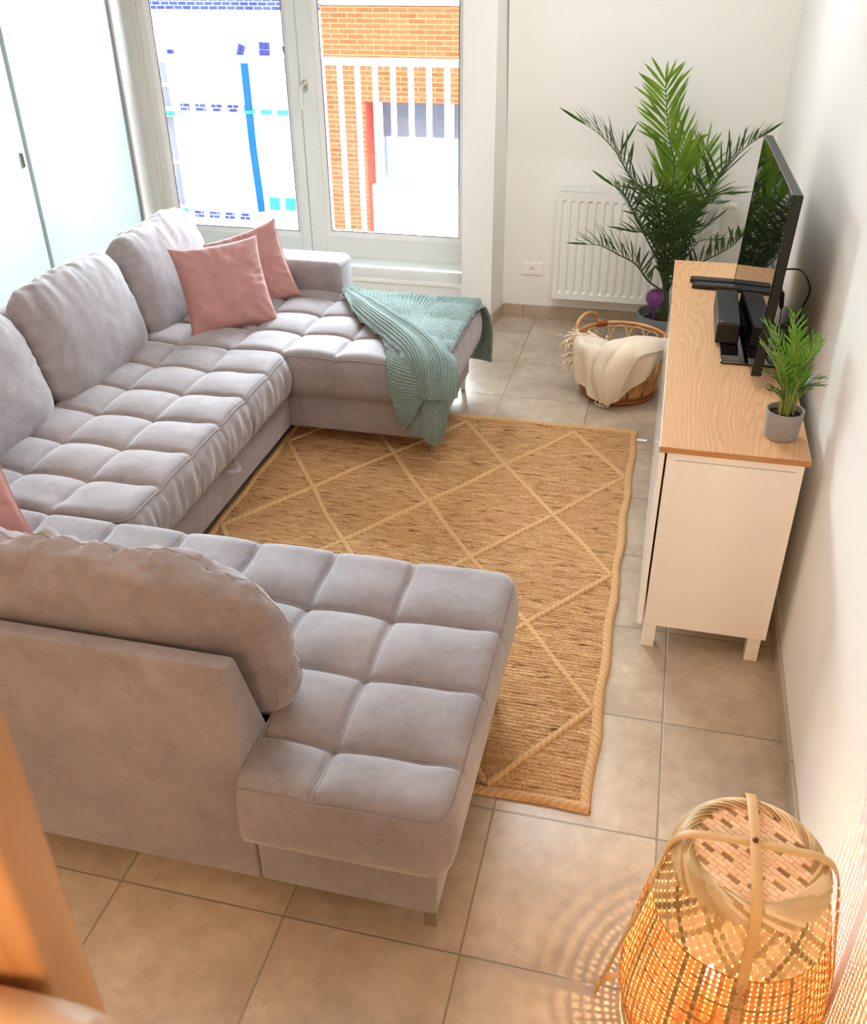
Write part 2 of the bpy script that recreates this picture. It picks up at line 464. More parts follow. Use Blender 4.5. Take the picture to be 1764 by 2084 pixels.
def m_brick(name, c1, c2, mortar, w=.22, h=.058, ms=.006):
    m, t, b, o = nt(name); n = N(t)
    c = n.new('ShaderNodeTexCoord'); sp = n.new('ShaderNodeSeparateXYZ'); n.link(c.outputs['Object'], sp.inputs[0])
    cb = n.new('ShaderNodeCombineXYZ'); n.link(n.math('ADD', sp.outputs[0], sp.outputs[1]), cb.inputs[0]); n.link(sp.outputs[2], cb.inputs[1])
    k = n.new('ShaderNodeTexBrick'); n.link(cb.outputs[0], k.inputs['Vector'])
    k.inputs['Scale'].default_value = 1; k.inputs['Brick Width'].default_value = w; k.inputs['Row Height'].default_value = h
    k.inputs['Mortar Size'].default_value = ms; k.inputs['Mortar Smooth'].default_value = .1; k.inputs['Bias'].default_value = 0
    k.inputs['Color1'].default_value = c1; k.inputs['Color2'].default_value = c2; k.inputs['Mortar'].default_value = mortar
    n.link(k.outputs['Color'], b.inputs['Base Color']); b.inputs['Roughness'].default_value = .75; b.inputs['Specular IOR Level'].default_value = 0
    n.bump(k.outputs['Fac'], b, -.4, .006); return m
MT['brick'] = m_brick('orange_brick', srgb(60, 35, 20), srgb(52, 29, 15), srgb(62, 50, 32))
MT['bluebrick'] = m_brick('blue_glazed_brick', srgb(18, 18, 42), srgb(26, 28, 54), srgb(110, 112, 118), .12, .0475, .0032)
# ------------------------------------------------------------------ the room
def struct(name, geo, m, parent=None, **kw):
    o = obj(name, geo, m, parent, **kw); o['kind'] = 'structure'; return o
XR, YA = .812, 4.35                      # right wall plane, alcove wall plane
struct('floor', box((-3.2, -3.3, -.12), (XR+.15, 4.75, 0)), MT['floor'], loc=(0, 0, -.12))
struct('ceiling', box((-3.2, -3.3, 2.62), (XR+.15, 4.75, 2.74)), MT['wall'])
struct('wall_right', box((XR, -3.3, 0), (XR+.15, 4.75, 2.62)), MT['wall'])
struct('wall_back', box((-3.2, -3.45, 0), (XR+.15, -3.3, 2.62)), MT['wall'])
struct('wall_alcove', box((-.668, YA, 0), (XR, YA+.4, .965)), MT['wall'])
struct('wall_slope', prism([(YA, .965), (YA+.4, .965), (YA+.4, 2.62), (YA-.17, 2.62)], -.668, XR, 0), MT['wall'])
struct('wall_column', prism([(-.887, 4.13), (-.703, 4.13), (-.668, YA), (-.668, 4.75), (-.887, 4.75)], 0, 2.62), MT['wall'])
struct('wall_front', G().box((-3.03, 4.292, 0), (-.887, 4.75, .172)).box((-3.03, 4.42, 2.22), (-.887, 4.75, 2.62)).geo(), MT['wall'])
struct('trim_1', box((-3.03, 4.282, .172), (-.887, 4.5, .2), .004), MT['white'])
struct('wall_left', G().box((-3.2, -3.3, 0), (-3.06, 4.75, 2.62)).box((-3.06, 4.275, 0), (-3.03, 4.75, 2.62)).box((-3.06, -3.3, 0), (-3.03, 2.13, 2.62)).geo(), MT['wall'])
struct('trim_2', box((-3.06, 4.205, 0), (-3.045, 4.275, 2.62)), MT['gap'])
for k, (a, b) in enumerate(((3.215, 4.205), (2.15, 3.185))):
    d = thing('door_%d' % (k+1), (-3.04, (a+b)/2, 0), kind='structure')
    obj('door_leaf', box((-3.058, a, .005), (-3.024, b, 2.6), .004), MT['door'], d)
    if k == 1:
        obj('door_handle', G().box((-3.0235, b-.045, 1.045), (-3.019, b-.019, 1.125), .002).box((-3.019, b-.038, 1.05), (-3.012, b-.026, 1.12), .003).geo(), MT['steel'], d)
struct('trim_3', box((-3.06, 3.185, 0), (-3.05, 3.215, 2.62)), MT['gap'])
# tiled skirting
g = G()
y = -3.3
while y < YA-.01:
    g.box((XR-.011, y+.0015, 0), (XR, min(y+.4485, YA), .075), .0015, 1); y += .45
struct('baseboard_right', g.geo(), MT['skirt'])
g = G()
for a, b in ((-.668, -.535), (-.532, -.09), (-.087, .36), (.363, XR-.011)): g.box((a, YA-.011, 0), (b, YA, .078), .0015, 1)
struct('baseboard_alcove', g.geo(), MT['skirt'])
struct('baseboard_return', prism([(-.703, 4.128), (-.690, 4.128), (-.656, YA-.011), (-.668, YA-.011)], 0, .078), MT['skirt'])

# ------------------------------------------------------------------ french window
w = thing('window_1', (-1.95, 4.5, .2), kind='structure')
Y0, Y1 = 4.50, 4.565
g = G()
for a, b in (((-3.03, Y0+.012, .2), (-2.985, Y1, 2.22)), ((-.945, Y0+.012, .2), (-.887, Y1, 2.22)), ((-3.03, Y0+.012, .2), (-.887, Y1, .262)), ((-3.03, Y0+.012, 2.17), (-.887, Y1, 2.22))):
    g.box(a, b, .004, 1)
obj('window_frame', g.geo(), MT['pvc'], w)
def sash(x0, x1, gx0, gx1, gz0, gz1, z0=.258, z1=2.18):
    s = thing('sash', ((x0+x1)/2, Y0, z0), parent=w)
    g = G()
    g.box((x0, Y0, z0), (gx0-.028, Y1, z1), .006, 2).box((gx1+.028, Y0, z0), (x1, Y1, z1), .006, 2)
    g.box((gx0-.03, Y0+.0005, z0), (gx1+.03, Y1, gz0-.028), .006, 2).box((gx0-.03, Y0+.0005, gz1+.028), (gx1+.03, Y1, z1), .006, 2)
    obj('sash_frame', g.geo(), MT['pvc'], s)
    g = G()                                                  # sloping glazing bead
    ring = [((gx0-.03, Y0+.004, gz0-.03), (gx1+.03, Y0+.004, gz0-.03), (gx1+.03, Y0+.004, gz1+.03), (gx0-.03, Y0+.004, gz1+.03)),
            ((gx0, Y0+.028, gz0), (gx1, Y0+.028, gz0), (gx1, Y0+.028, gz1), (gx0, Y0+.028, gz1))]
    v = list(ring[0])+list(ring[1]); g.add(v, [(i, (i+1) % 4, 4+(i+1) % 4, 4+i) for i in range(4)])
    obj('glazing_bead', g.geo(), MT['whitegloss'], s)
    g = G()
    for a, b in (((gx0-.001, Y0+.027, gz0), (gx0+.004, Y0+.031, gz1)), ((gx1-.004, Y0+.027, gz0), (gx1+.001, Y0+.031, gz1)), ((gx0, Y0+.027, gz0-.001), (gx1, Y0+.031, gz0+.004))): g.box(a, b)
    obj('gasket', g.geo(), MT['gasket'], s)
    obj('pane', box((gx0-.01, Y0+.032, gz0-.01), (gx1+.01, Y0+.037, gz1+.01)), MT['glass'], s)
    return s
sash(-2.99, -1.978, -2.915, -2.068, .40, 2.06)
sR = sash(-1.974, -.93, -1.842, -.992, .415, 2.06)
g = G()
vv, ff = lathe([(.0001, .011), (.016, .011), (.019, .008), (.019, 0)], n=24)
g.add(xf(vv, tr(-1.948, Y0, 1.285) @ rot('X', 90) @ Matrix.Diagonal((1, 1.8, 1, 1))), [q[::-1] for q in ff])
hb = obj('window_handle', g.geo(), MT['steel'], sR, smooth=True, angle=40)
obj('handle_lever', tube(smooth_path([(-1.948, Y0-.008, 1.29), (-1.948, Y0-.04, 1.29), (-1.951, Y0-.05, 1.275), (-1.953, Y0-.05, 1.22), (-1.953, Y0-.048, 1.165)], 18), [.009]*5+[.0085]*9+[.0075]*4, 10), MT['whitegloss'], hb, smooth=True, angle=50)

# ------------------------------------------------------------------ balcony railing
YR = 4.86
r = thing('balcony_railing', (-2.05, YR, .28), 'white metal balcony railing with flat upright bars outside the window', 'railing')
obj('top_rail', box((-3.4, YR-.025, 1.365), (-.75, YR+.025, 1.405), .004, 1), MT['railwhite'], r)
obj('bottom_rail', box((-3.4, YR-.02, .29), (-.75, YR+.02, .325), .004, 1), MT['railwhite'], r)
for i in range(21):
    x = -.909-.1165*i
    obj('baluster', box((x-.017, YR-.006, .325), (x+.017, YR+.006, 1.365), .002, 1), MT['railwhite'], r)

# the outside face of this building, above, below and beside the window; added unseen to block sky light on the facades opposite
struct('wall_outside', G().box((-14, 4.76, 2.62), (10, 4.80, 11)).box((-14, 4.76, -3.6), (10, 4.80, -.12)).box((-14, 4.76, -.12), (-3.2, 4.80, 2.62)).box((XR+.15, 4.76, -.12), (10, 4.80, 2.62)).geo(), MT['extgrey'])

# ------------------------------------------------------------------ across the street
struct('ground', box((-16, 5.2, -3.7), (8, 14, -3.6)), MT['street'])
YF = 11.
b = thing('white_building', (-7.5, YF, -3.6), 'white painted building with blue brick bands and a blue downpipe across the street', 'building')
obj('wall', box((-13, YF, -3.6), (-4.13, YF+2, 2.3)), MT['extwhite'], b)
obj('brick_band', box((-13, YF-.03, 1.228), (-4.13, YF, 1.3705)), MT['bluebrick'], b)
obj('brick_band', box((-6.2, YF-.02, .033), (-5.18, YF, .128)), MT['bluebrick'], b)
obj('brick_band', box((-6.2, YF-.02, -1.37), (-5.3, YF, -1.275)), MT['bluebrick'], b)
for x, z, tilt, n, h in ((-6.235, .71, 0, 2, .13), (-5.255, .755, 20, 2, .185), (-4.925, .785, 3, 3, .18), (-4.62, .76, -18, 2, .17)):
    q = G()
    for k in range(n):
        for j in range(2): q.box((-.05*n/2+.05*k+.003, -.02, -h/2+h/2*j+.003), (-.05*n/2+.05*k+.047, 0, -h/2+h/2*j+h/2-.003))
    v, f = q.geo(); obj('arch_bricks', (xf(v, tr(x, YF, z) @ rot('Y', tilt)), f), MT['bluepaint2'], b)
for z0, z1 in ((.08, .62), (-1.2, -.05)):
    wi = obj('window', box((-7.25, YF-.02, z0), (-6.33, YF, z1)), MT['extglass'], b)
    obj('window_bar', G().box((-6.82, YF-.035, z0), (-6.78, YF-.02, z1)).box((-7.25, YF-.035, (z0+z1)/2-.02), (-6.33, YF-.02, (z0+z1)/2+.02)).geo(), MT['extwhite'], wi)
    obj('window_sill', box((-7.35, YF-.12, z0-.1), (-6.2, YF, z0-.055)), MT['cyan'], b)
obj('window', box((-5.08, YF-.02, .12), (-4.3, YF, .62)), MT['paleglass'], b)
obj('window_sill', box((-5.1, YF-.1, .03), (-4.28, YF, .075)), MT['cyan'], b)
obj('door_panel', box((-5.05, YF-.05, -1.2), (-4.3, YF, -1.04)), MT['cyan'], b)
obj('drainpipe', tube([(-5.19, YF-.08, .64), (-5.19, YF-.08, -.4), (-5.155, YF-.08, -1.22)], .052, 10), MT['blue'], b, smooth=True, angle=50)
obj('pipe_bracket', box((-5.25, YF-.13, .04), (-5.12, YF, .075)), MT['cyan'], b)

b = thing('brick_building', (-1.5, YF, -3.6), 'orange brick building with a recessed glazed loggia seen through the right pane', 'building')
obj('wall', G().box((-4.13, YF-.06, -3.6), (-3.61, YF+.44, 1.30)).box((-3.61, YF-.06, .225), (3, YF+.44, 1.30)).box((-.9, YF-.06, -3.6), (3, YF+.44, .225)).geo(), MT['brick'], b, loc=(0, 0, -3.6))
obj('parapet_band', box((-4.13, YF-.08, 1.30), (3, YF+.44, 1.9)), MT['extwhite'], b)
obj('reveal', G().box((-3.61, YF-.055, -3.5), (-3.60, YF+.44, .225)).box((-3.61, YF-.055, .215), (-.9, YF+.44, .225)).geo(), MT['extred'], b)
obj('glazing', box((-3.6, YF+.40, -.27), (-.9, YF+.43, .215)), MT['extglass'], b)
obj('glazing', box((-3.6, YF+.40, -.95), (-.9, YF+.43, -.27)), MT['paleglass'], b)
for x in (-3.585, -2.62, -1.65): obj('window_mullion', box((x, YF+.36, -.95), (x+.07, YF+.40, .215)), MT['extwhite'], b)
obj('loggia_panel', box((-3.6, YF+.1, -3.5), (-.9, YF+.18, -.84)), MT['extwhite'], b)

# ------------------------------------------------------------------ sofa
def axis_pos(e0, e1, seams, step=.03):
    br = [e0]+list(seams)+[e1]; out = []
    D = [0, .003, .006, .010, .016, .026, .042, .062]
    for a, c in zip(br[:-1], br[1:]):
        L = c-a; d = [q for q in D if q < L*.45]
        mid = list(np.linspace(d[-1], L-d[-1], max(2, int((L-2*d[-1])/step)+1)))[1:-1]
        out += [a+q for q in d]+[a+q for q in mid]+[c-q for q in d[::-1]][:-1]
    return np.array(out+[e1])
def puff(x, e0, e1, seams):
    p = np.zeros_like(x); dmin = np.full_like(x, 9.)
    s = np.array(seams)
    for i, q in enumerate(x):
        d = np.abs(s-q); dmin[i] = d.min()
        lo = s[s <= q+1e-9]; hi = s[s >= q-1e-9]
        if len(lo) and len(hi):
            L = hi.min()-lo.max(); t = (q-lo.max())/L if L > 1e-6 else 0
        else: t = min(d.min()/.25, .5)
        p[i] = max(math.sin(PI*t), 0)**.45
    return p, dmin
SEATS = []
def seat_z(p):
    """height of the quilted seats under the points p"""
    out = np.full(len(p), -9.)
    for X, Y, Zt in SEATS:
        i = np.clip(np.searchsorted(X, p[:, 0])-1, 0, len(X)-2); j = np.clip(np.searchsorted(Y, p[:, 1])-1, 0, len(Y)-2)
        ins = (p[:, 0] > X[0]) & (p[:, 0] < X[-1]) & (p[:, 1] > Y[0]) & (p[:, 1] < Y[-1])
        z = np.maximum(np.maximum(Zt[i, j], Zt[i+1, j]), np.maximum(Zt[i, j+1], Zt[i+1, j+1]))
        out = np.where(ins, np.maximum(out, z), out)
    return out
def quilted(name, x0, x1, y0, y1, sx, sy, zs, zbot, parent, bulge=.018, a=.012, bb=.038, r=.042, drop=.026, rc=.055, notch=None, extra_x=(), wr=None, step=.03):
    X = np.sort(np.concatenate([axis_pos(x0, x1, sx), np.array(extra_x)])) if len(extra_x) else axis_pos(x0, x1, sx)
    Y = axis_pos(y0, y1, sy, step)
    px, dx = puff(X, x0, x1, sx); py, dy = puff(Y, y0, y1, sy)
    PX, PY = np.meshgrid(px, py, indexing='ij'); DX, DY = np.meshgrid(dx, dy, indexing='ij')
    XX, YY = np.meshgrid(X, Y, indexing='ij')
    gr = lambda d: -.0065*np.exp(-((d-.0065)/.0032)**2)
    fe = lambda c, a_, b_: .3+.7*np.clip(np.minimum(c-a_, b_-c)/.08, 0, 1)**.8
    FX = fe(YY, y0, y1); FY = fe(XX, x0, x1)
    PX = 1-(1-PX)*FX; PY = 1-(1-PY)*FY
    Zt = zs+bb*(PX+PY)/2+a*PX*PY+gr(DX)+gr(DY)
    ex = np.minimum(XX-x0, x1-XX); ey = np.minimum(YY-y0, y1-YY); e = np.minimum(ex, ey)
    q = np.clip(1-e/r, 0, 1); Zt -= drop*(1-np.sqrt(np.clip(1-q*q, 0, 1)))
    Zt += .0022*sn(np.stack([XX, YY, 0*XX], 2), 9).reshape(XX.shape)
    # rounded plan corners
    ax = np.clip(rc-ex, 0, None); ay = np.clip(rc-ey, 0, None); m = np.maximum(ax, ay); l = np.hypot(ax, ay)
    k = np.where((ax > 0) & (ay > 0), m/np.maximum(l, 1e-9), 1)
    XX = np.where(ax > 0, np.where(XX < (x0+x1)/2, x0+rc-ax*k, x1-rc+ax*k), XX)
    YY = np.where(ay > 0, np.where(YY < (y0+y1)/2, y0+rc-ay*k, y1-rc+ay*k), YY)
    nx, ny = XX.shape
    v = np.stack([XX, YY, Zt], 2).reshape(-1, 3); f = grid_faces(nx, ny)
    per = [i*ny for i in range(nx)] + [(nx-1)*ny+j for j in range(1, ny)] + [i*ny+ny-1 for i in range(nx-2, -1, -1)] + [j for j in range(ny-2, 0, -1)]
    P = v[per]; T = np.roll(P, -1, 0)-np.roll(P, 1, 0); Nn = np.stack([T[:, 1], -T[:, 0], 0*T[:, 0]], 1); Nn /= np.linalg.norm(Nn, axis=1)[:, None]
    rows = 9; vs = [v]; idx = [per]; off = len(v)
    arc = np.concatenate([[0], np.cumsum(np.linalg.norm(np.diff(P, axis=0), axis=1))])
    for t in range(1, rows+1):
        s = t/rows; Q = P.copy(); Q[:, 2] = P[:, 2]*(1-s)+zbot*s
        b_ = bulge*math.sin(PI*min(s*1.02, 1))**.7 - (.012 if t == rows else 0)
        Q = Q+Nn*b_
        if wr is not None: Q = Q + Nn*(wr*math.sin(PI*s)*sn(np.stack([arc*26, 0*arc+s*1.2, 0*arc], 1), 1, 2))[:, None]
        vs.append(Q); idx.append(list(range(off, off+len(per)))); off += len(per)
    n = len(per)
    for t in range(rows):
        for i in range(n):
            j = (i+1) % n; f.append([idx[t+1][i], idx[t+1][j], idx[t][j], idx[t][i]])
    V = np.vstack(vs); SEATS.append((X, Y, Zt))
    pip = P+Nn*.002
    if notch:
        for W_ in (V, pip):
            sel = (W_[:, 0] < notch[0]) & (W_[:, 1] < notch[1]); W_[sel, 1] = notch[1]
    o = obj(name, (V, f), MT['sofa'], parent, smooth=True)
    obj('piping', tube(pip[::2], .0028, 5, closed=True), MT['piping'], o, smooth=True)
    st = G()                                     # twin rows of stitching along every seam
    A = V[:nx*ny].reshape(nx, ny, 3)
    for q in sx:
        for d in (-.0065, .0065):
            i = int(np.argmin(np.abs(X-(q+d)))); L_ = A[i, 2:-2][::2].copy(); L_[:, 2] += .0012
            if notch and q < notch[0]: L_ = L_[L_[:, 1] > notch[1]+.01]
            st.tube(L_, .0019, 5)
    for q in sy:
        for d in (-.0065, .0065):
            i = int(np.argmin(np.abs(Y-(q+d)))); L_ = A[2:-2, i][::2].copy(); L_[:, 2] += .0012
            if notch and q < notch[1]: L_ = L_[L_[:, 0] > notch[0]+.01]
            st.tube(L_, .0019, 5)
    obj('stitching', st.geo(), MT['piping'], o, smooth=True)
    return o

sofa = thing('corner_sofa', (-1.3, 1.7, 0), 'large U-shaped grey sofa with quilted seats around the jute rug', 'sofa')
fab = MT['sofa']
ZB = .272
obj('base', G().box((-.512, .03, .085), (-.062, .915, ZB), .012, 3).box((-2.36, .192, .085), (-.514, .915, ZB), .006, 2).geo(), fab, sofa, smooth=True, angle=40)
obj('base', box((-2.36, .918, .085), (-1.345, 2.412, ZB), .012, 3), fab, sofa, smooth=True, angle=40)
obj('base', box((-2.36, 2.415, .085), (-.645, 3.21, ZB), .012, 3), fab, sofa, smooth=True, angle=40)
s25 = lambda a, n: [a-.25*k for k in range(n)]
quilted('seat_cushion', -2.0, -.03, -.012, .925, s25(-.338, 7)[::-1], [.155, .405, .655], .437, .268, sofa, notch=(-.514, .2), extra_x=(-.518, -.5145, -.513, -.51))
quilted('seat_cushion', -2.05, -1.318, .932, 2.372, [-1.845, -1.595], [1.17, 1.41, 1.655, 1.9, 2.145], .437, .268, sofa, bulge=.03, wr=.013, step=.011)
quilted('seat_cushion', -2.05, -.592, 2.385, 3.225, s25(-.84, 5)[::-1], [2.645, 2.90, 3.13], .437, .268, sofa)
# backrests behind the loose cushions
obj('backrest', prism([(.03, .085), (.19, .085), (.19, .45), (.075, .775), (.03, .775)], -2.36, -.515, 0, .01, 2), fab, sofa, smooth=True, angle=40)
obj('backrest', prism([(-2.38, .085), (-2.2, .085), (-2.2, .45), (-2.31, .78), (-2.38, .78)], .2, 3.2, 1, .01, 2), fab, sofa, smooth=True, angle=40)
arm = obj('armrest', box((-2.38, 3.2, .085), (-1.335, 3.42, .63), .035, 5), fab, sofa, smooth=True, angle=50)
obj('piping', tube([(-1.337, 3.235, .6), (-1.337, 3.385, .6), (-1.337, 3.385, .12), (-1.337, 3.235, .12)], .0025, 5, closed=True), MT['piping'], arm, smooth=True)
for x, y in ((-.085, .062), (-.67, 3.17), (-.67, 2.46), (-2.3, .062), (-2.3, 3.38), (-.085, .87)):
    z0 = .014 if (-1.39 < x < .26 and .49 < y < 2.86) else 0
    obj('leg', G().box((x-.016, y-.006, z0), (x+.016, y+.006, .09), .002).box((x-.006, y-.02, .07), (x+.006, y+.02, .09), .002).geo() if y < 1 else G().tube([(x, y, z0), (x, y, .09)], [.011, .016], 12).lathe([(.014, 0), (.014, .006)], (x, y, z0), 12).geo(), MT['steel'] if y < 1 else MT['chrome'], sofa, smooth=y > 1, angle=40)
lp = smooth_path([(-1.345, 1.655, .262), (-1.305, 1.678, .245), (-1.288, 1.707, .240), (-1.305, 1.736, .245), (-1.345, 1.759, .262)], 15)
obj('pull_loop', tube(lp, 1., 8, flat=(.012, .002, (1, 0, 1))), MT['piping'], sofa, smooth=True)

# loose cushions -----------------------------------------------------
def superq(a, b, c, p, q, res=26):
    """cube-grid superquadric with flat-ish faces; returns unit grid verts + faces"""
    bm = bmesh.new(); bmesh.ops.create_cube(bm, size=2)
    bmesh.ops.subdivide_edges(bm, edges=bm.edges[:], cuts=res, use_grid_fill=True)
    v, f = from_bm(bm); v = np.array(v)
    v = np.sign(v)*np.abs(np.sin(v*PI/2))**.85 if False else np.tan(v*PI/4)
    F = ((np.abs(v[:, 0])**p+np.abs(v[:, 1])**p)**(q/p)+np.abs(v[:, 2])**q)**(1/q)
    return v/F[:, None], f
def back_cushion(M, a, b, c, label, seed, taper=.1, wr=.014, group='loose back cushions of the grey sofa'):
    u, f = superq(1, 1, 1, 5.5, 2.7, 40)
    def shape(u):
        v = u.copy(); w_ = 1-taper*np.clip(u[:, 1], 0, 1)**2
        v[:, 0] *= a*w_; v[:, 1] *= b; v[:, 2] *= c*(1-.12*u[:, 1])
        n = u*np.array([1/a, 1/b, 1/c]); n /= np.linalg.norm(n, axis=1)[:, None]
        mk = np.clip((u[:, 1]-.35)/.5, 0, 1)*np.clip(1.25-np.abs(u[:, 2])*.6, 0, 1)
        k = sn(np.stack([u[:, 0]*a*21+seed, u[:, 1]*b*5+u[:, 2]*.7, u[:, 2]*1.2], 1), 1, 2)
        k2 = sn(np.stack([u[:, 0]*a*5+seed, u[:, 1]*b*5, u[:, 2]*.8], 1), 1, 3)
        ed = np.clip((np.abs(u[:, 0])-.75)/.25, 0, 1)
        ks = sn(np.stack([u[:, 1]*b*26+seed, u[:, 2]*.8, u[:, 0]], 1), 1, 2)*ed
        kr = 1-2*np.abs(sn(np.stack([u[:, 0]*a*13+u[:, 2]*1.1+seed, u[:, 1]*.8, u[:, 2]*.8], 1), 1, 2))
        gus = np.clip((u[:, 1]-.72)/.2, 0, 1)*np.clip(1.3-np.abs(u[:, 2])*1.7, 0, 1)
        return v+n*(wr*mk*k*.7+wr*.55*gus*kr+.006*k2+.008*ks)[:, None]
    v = xf(shape(u), M)
    o = obj('back_cushion', (v, f), fab, smooth=True)
    tag(o, label, 'cushion', group)
    th = np.linspace(0, 2*PI, 200, endpoint=False); bvh = BVHTree.FromPolygons([tuple(p) for p in v], [list(q) for q in f])
    for t in (.28, -.55):
        ring = np.stack([np.cos(th), np.sin(th), 0*th], 1); m = (np.abs(ring[:, 0])**5.5+np.abs(ring[:, 1])**5.5)**(1/5.5); ring /= m[:, None]
        k = (1-abs(t)**2.7)**(1/2.7); ring = ring*k; ring[:, 2] = t
        ring = np.array([tuple(bvh.find_nearest(Vector(p))[0]) for p in xf(shape(ring), M)])
        obj('seam', tube(ring, .0017, 5, closed=True), MT['piping'], o, smooth=True)
    return o
def frame(c, ux, uy, uz):
    M = Matrix.Identity(4)
    for i, q in enumerate((ux, uy, uz)):
        q = Vector(q).normalized()
        for r_ in range(3): M[r_][i] = q[r_]
    for r_ in range(3): M[r_][3] = c[r_]
    return M
def lean_x(y, x=-2.105, z=.665, th=14, yaw=0):
    s, c = math.sin(math.radians(th)), math.cos(math.radians(th))
    n = Vector((c, 0, s)); u = Vector((-s, 0, c)); w_ = u.cross(n)
    R_ = rot('Z', yaw)
    return frame((x, y, z), R_ @ w_, R_ @ u, R_ @ n)
back_cushion(lean_x(1.275), .375, .245, .118, 'grey back cushion half out of frame at the left edge above the middle seat', 3.1)
back_cushion(lean_x(2.035), .375, .25, .12, 'grey back cushion in the middle of the sofa back behind the middle seat', 8.7)
back_cushion(lean_x(2.80), .375, .25, .12, 'grey back cushion by the window behind the two pink pillows', 14.2)
s_, c_ = math.sin(math.radians(15)), math.cos(math.radians(15))
back_cushion(frame((-.905, .215, .695), (-1, 0, 0), (0, -s_, c_), (0, c_, s_)), .46, .25, .1, 'slouching grey back cushion leaning on the low backrest in the foreground', 21.5, taper=.14, wr=.027)

def pillow(M, w_, t, label, seed, n=44):
    L = np.linspace(-1, 1, n); L = np.sign(L)*(1-(1-np.abs(L))**1.25)
    A, B = np.meshgrid(L, L, indexing='ij')
    X = A*w_/2*(1-.095*(1-B**2)**.7); Y = B*w_/2*(1-.095*(1-A**2)**.7)
    T = t/2*np.clip((1-A**2)*(1-B**2), 0, 1)**.42
    P = np.stack([A*2+seed, B*2, 0*A], 2)
    wv = sn(P, 1.1).reshape(A.shape)*.017*(1-np.maximum(abs(A), abs(B))**4)
    ang = np.arctan2(B, A); rad = np.maximum(abs(A), abs(B))
    pk = np.array([mnoise.noise(Vector((math.cos(q)*9+seed, math.sin(q)*9, 0))) for q in ang.ravel()]).reshape(A.shape)*.010*np.clip((rad-.45)/.4, 0, 1)*np.clip((1-rad)*8, 0, 1)
    top = np.stack([X, Y, T+wv+pk], 2).reshape(-1, 3); bot = np.stack([X, Y, -T+wv*.6-pk], 2).reshape(-1, 3)
    f = grid_faces(n, n); k = n*n
    F = f+[[i+k for i in q[::-1]] for q in f]
    rim = [j for j in range(n)]+[i*n+n-1 for i in range(1, n)]+[(n-1)*n+j for j in range(n-2, -1, -1)]+[i*n for i in range(n-2, 0, -1)]
    top[rim, 2] += .002; bot[rim, 2] -= .002
    for a_, b_ in zip(rim, rim[1:]+rim[:1]): F.append([a_, a_+k, b_+k, b_])
    o = obj('throw_pillow', (xf(np.vstack([top, bot]), M), F), MT['pink'], smooth=True, angle=70)
    tag(o, label, 'pillow', 'pink square throw pillows')
    e = np.array([(X.ravel()[i], Y.ravel()[i], 0) for i in rim])
    obj('seam', tube(xf(e*1.003, M), .0022, 5, closed=True), MT['pink'], o, smooth=True)
    return o
def pillow_frame(bl, br, lean, w_, roll=0, sink=.01, t=.12):
    """bottom-left and bottom-right corner on the seat, leaning back by lean degrees"""
    bl, br = Vector(bl), Vector(br); ux = (br-bl); ux.z = 0; ux.normalize()
    back = Vector((-ux.y, ux.x, 0))                     # away from the viewer
    uy = (Vector((0, 0, 1))*math.cos(math.radians(lean))+back*math.sin(math.radians(lean)))
    nz = ux.cross(uy)
    R_ = Matrix.Rotation(math.radians(roll), 3, nz)
    c = (bl+br)/2+uy*(w_/2-sink)
    return frame(c, R_ @ ux, R_ @ uy, nz)
# pillows
pillow(pillow_frame((-1.845, 2.50, .468), (-1.52, 2.76, .468), 30, .42, roll=2), .435, .15, 'pink pillow standing in front of the other one by the window-side back cushion', 2.0)
pillow(pillow_frame((-1.94, 2.97, .47), (-1.58, 3.07, .47), 27, .40, roll=18, sink=.05), .415, .13, 'pink pillow leaning between the armrest and the front pink pillow', 5.0)
pillow(pillow_frame((-2.01, .62, .475), (-1.61, .74, .475), 34, .42, roll=20, sink=.06), .45, .15, 'pink pillow cut off by the left edge on the near seat', 9.0)

# ------------------------------------------------------------------ teal knitted throw
def cloth(ctrl, nu, nv, ribs=0, ribh=.0022, ribaxis=1, thick=.006, u0=0., flip=False, wob=.004, seed=0, rest=0, skew=0, ymin=0):
    A = cr_resample(cr_resample(np.array(ctrl, float), nu, 0), nv, 1)
    Nn = grid_normals(A)*(-1 if flip else 1)
    A = A+Nn*(wob*sn(A*1.0+seed, 7, 2).reshape(A.shape[:2]))[:, :, None]
    U, V = np.meshgrid(np.linspace(0, 1, nu), np.linspace(0, 1, nv), indexing='ij')
    if rest: 
        q = A.reshape(-1, 3); z = seat_z(q); q[:, 2] = np.where((z > 0) & (q[:, 2] > .40) & (q[:, 1] > ymin), np.maximum(q[:, 2], z+rest), q[:, 2]); A = q.reshape(A.shape)
    R_ = V if ribaxis == 1 else U+skew*.25*(1-V)
    if ribs: A = A+Nn*(ribh*np.cos(2*PI*ribs*R_))[:, :, None]
    uv = np.stack([U.ravel()*1.2+u0, V.ravel()*.8], 1); uv = np.vstack([uv, uv])
    v, f = sheet(A, thick, flip)
    return v, f, uv
H = .487
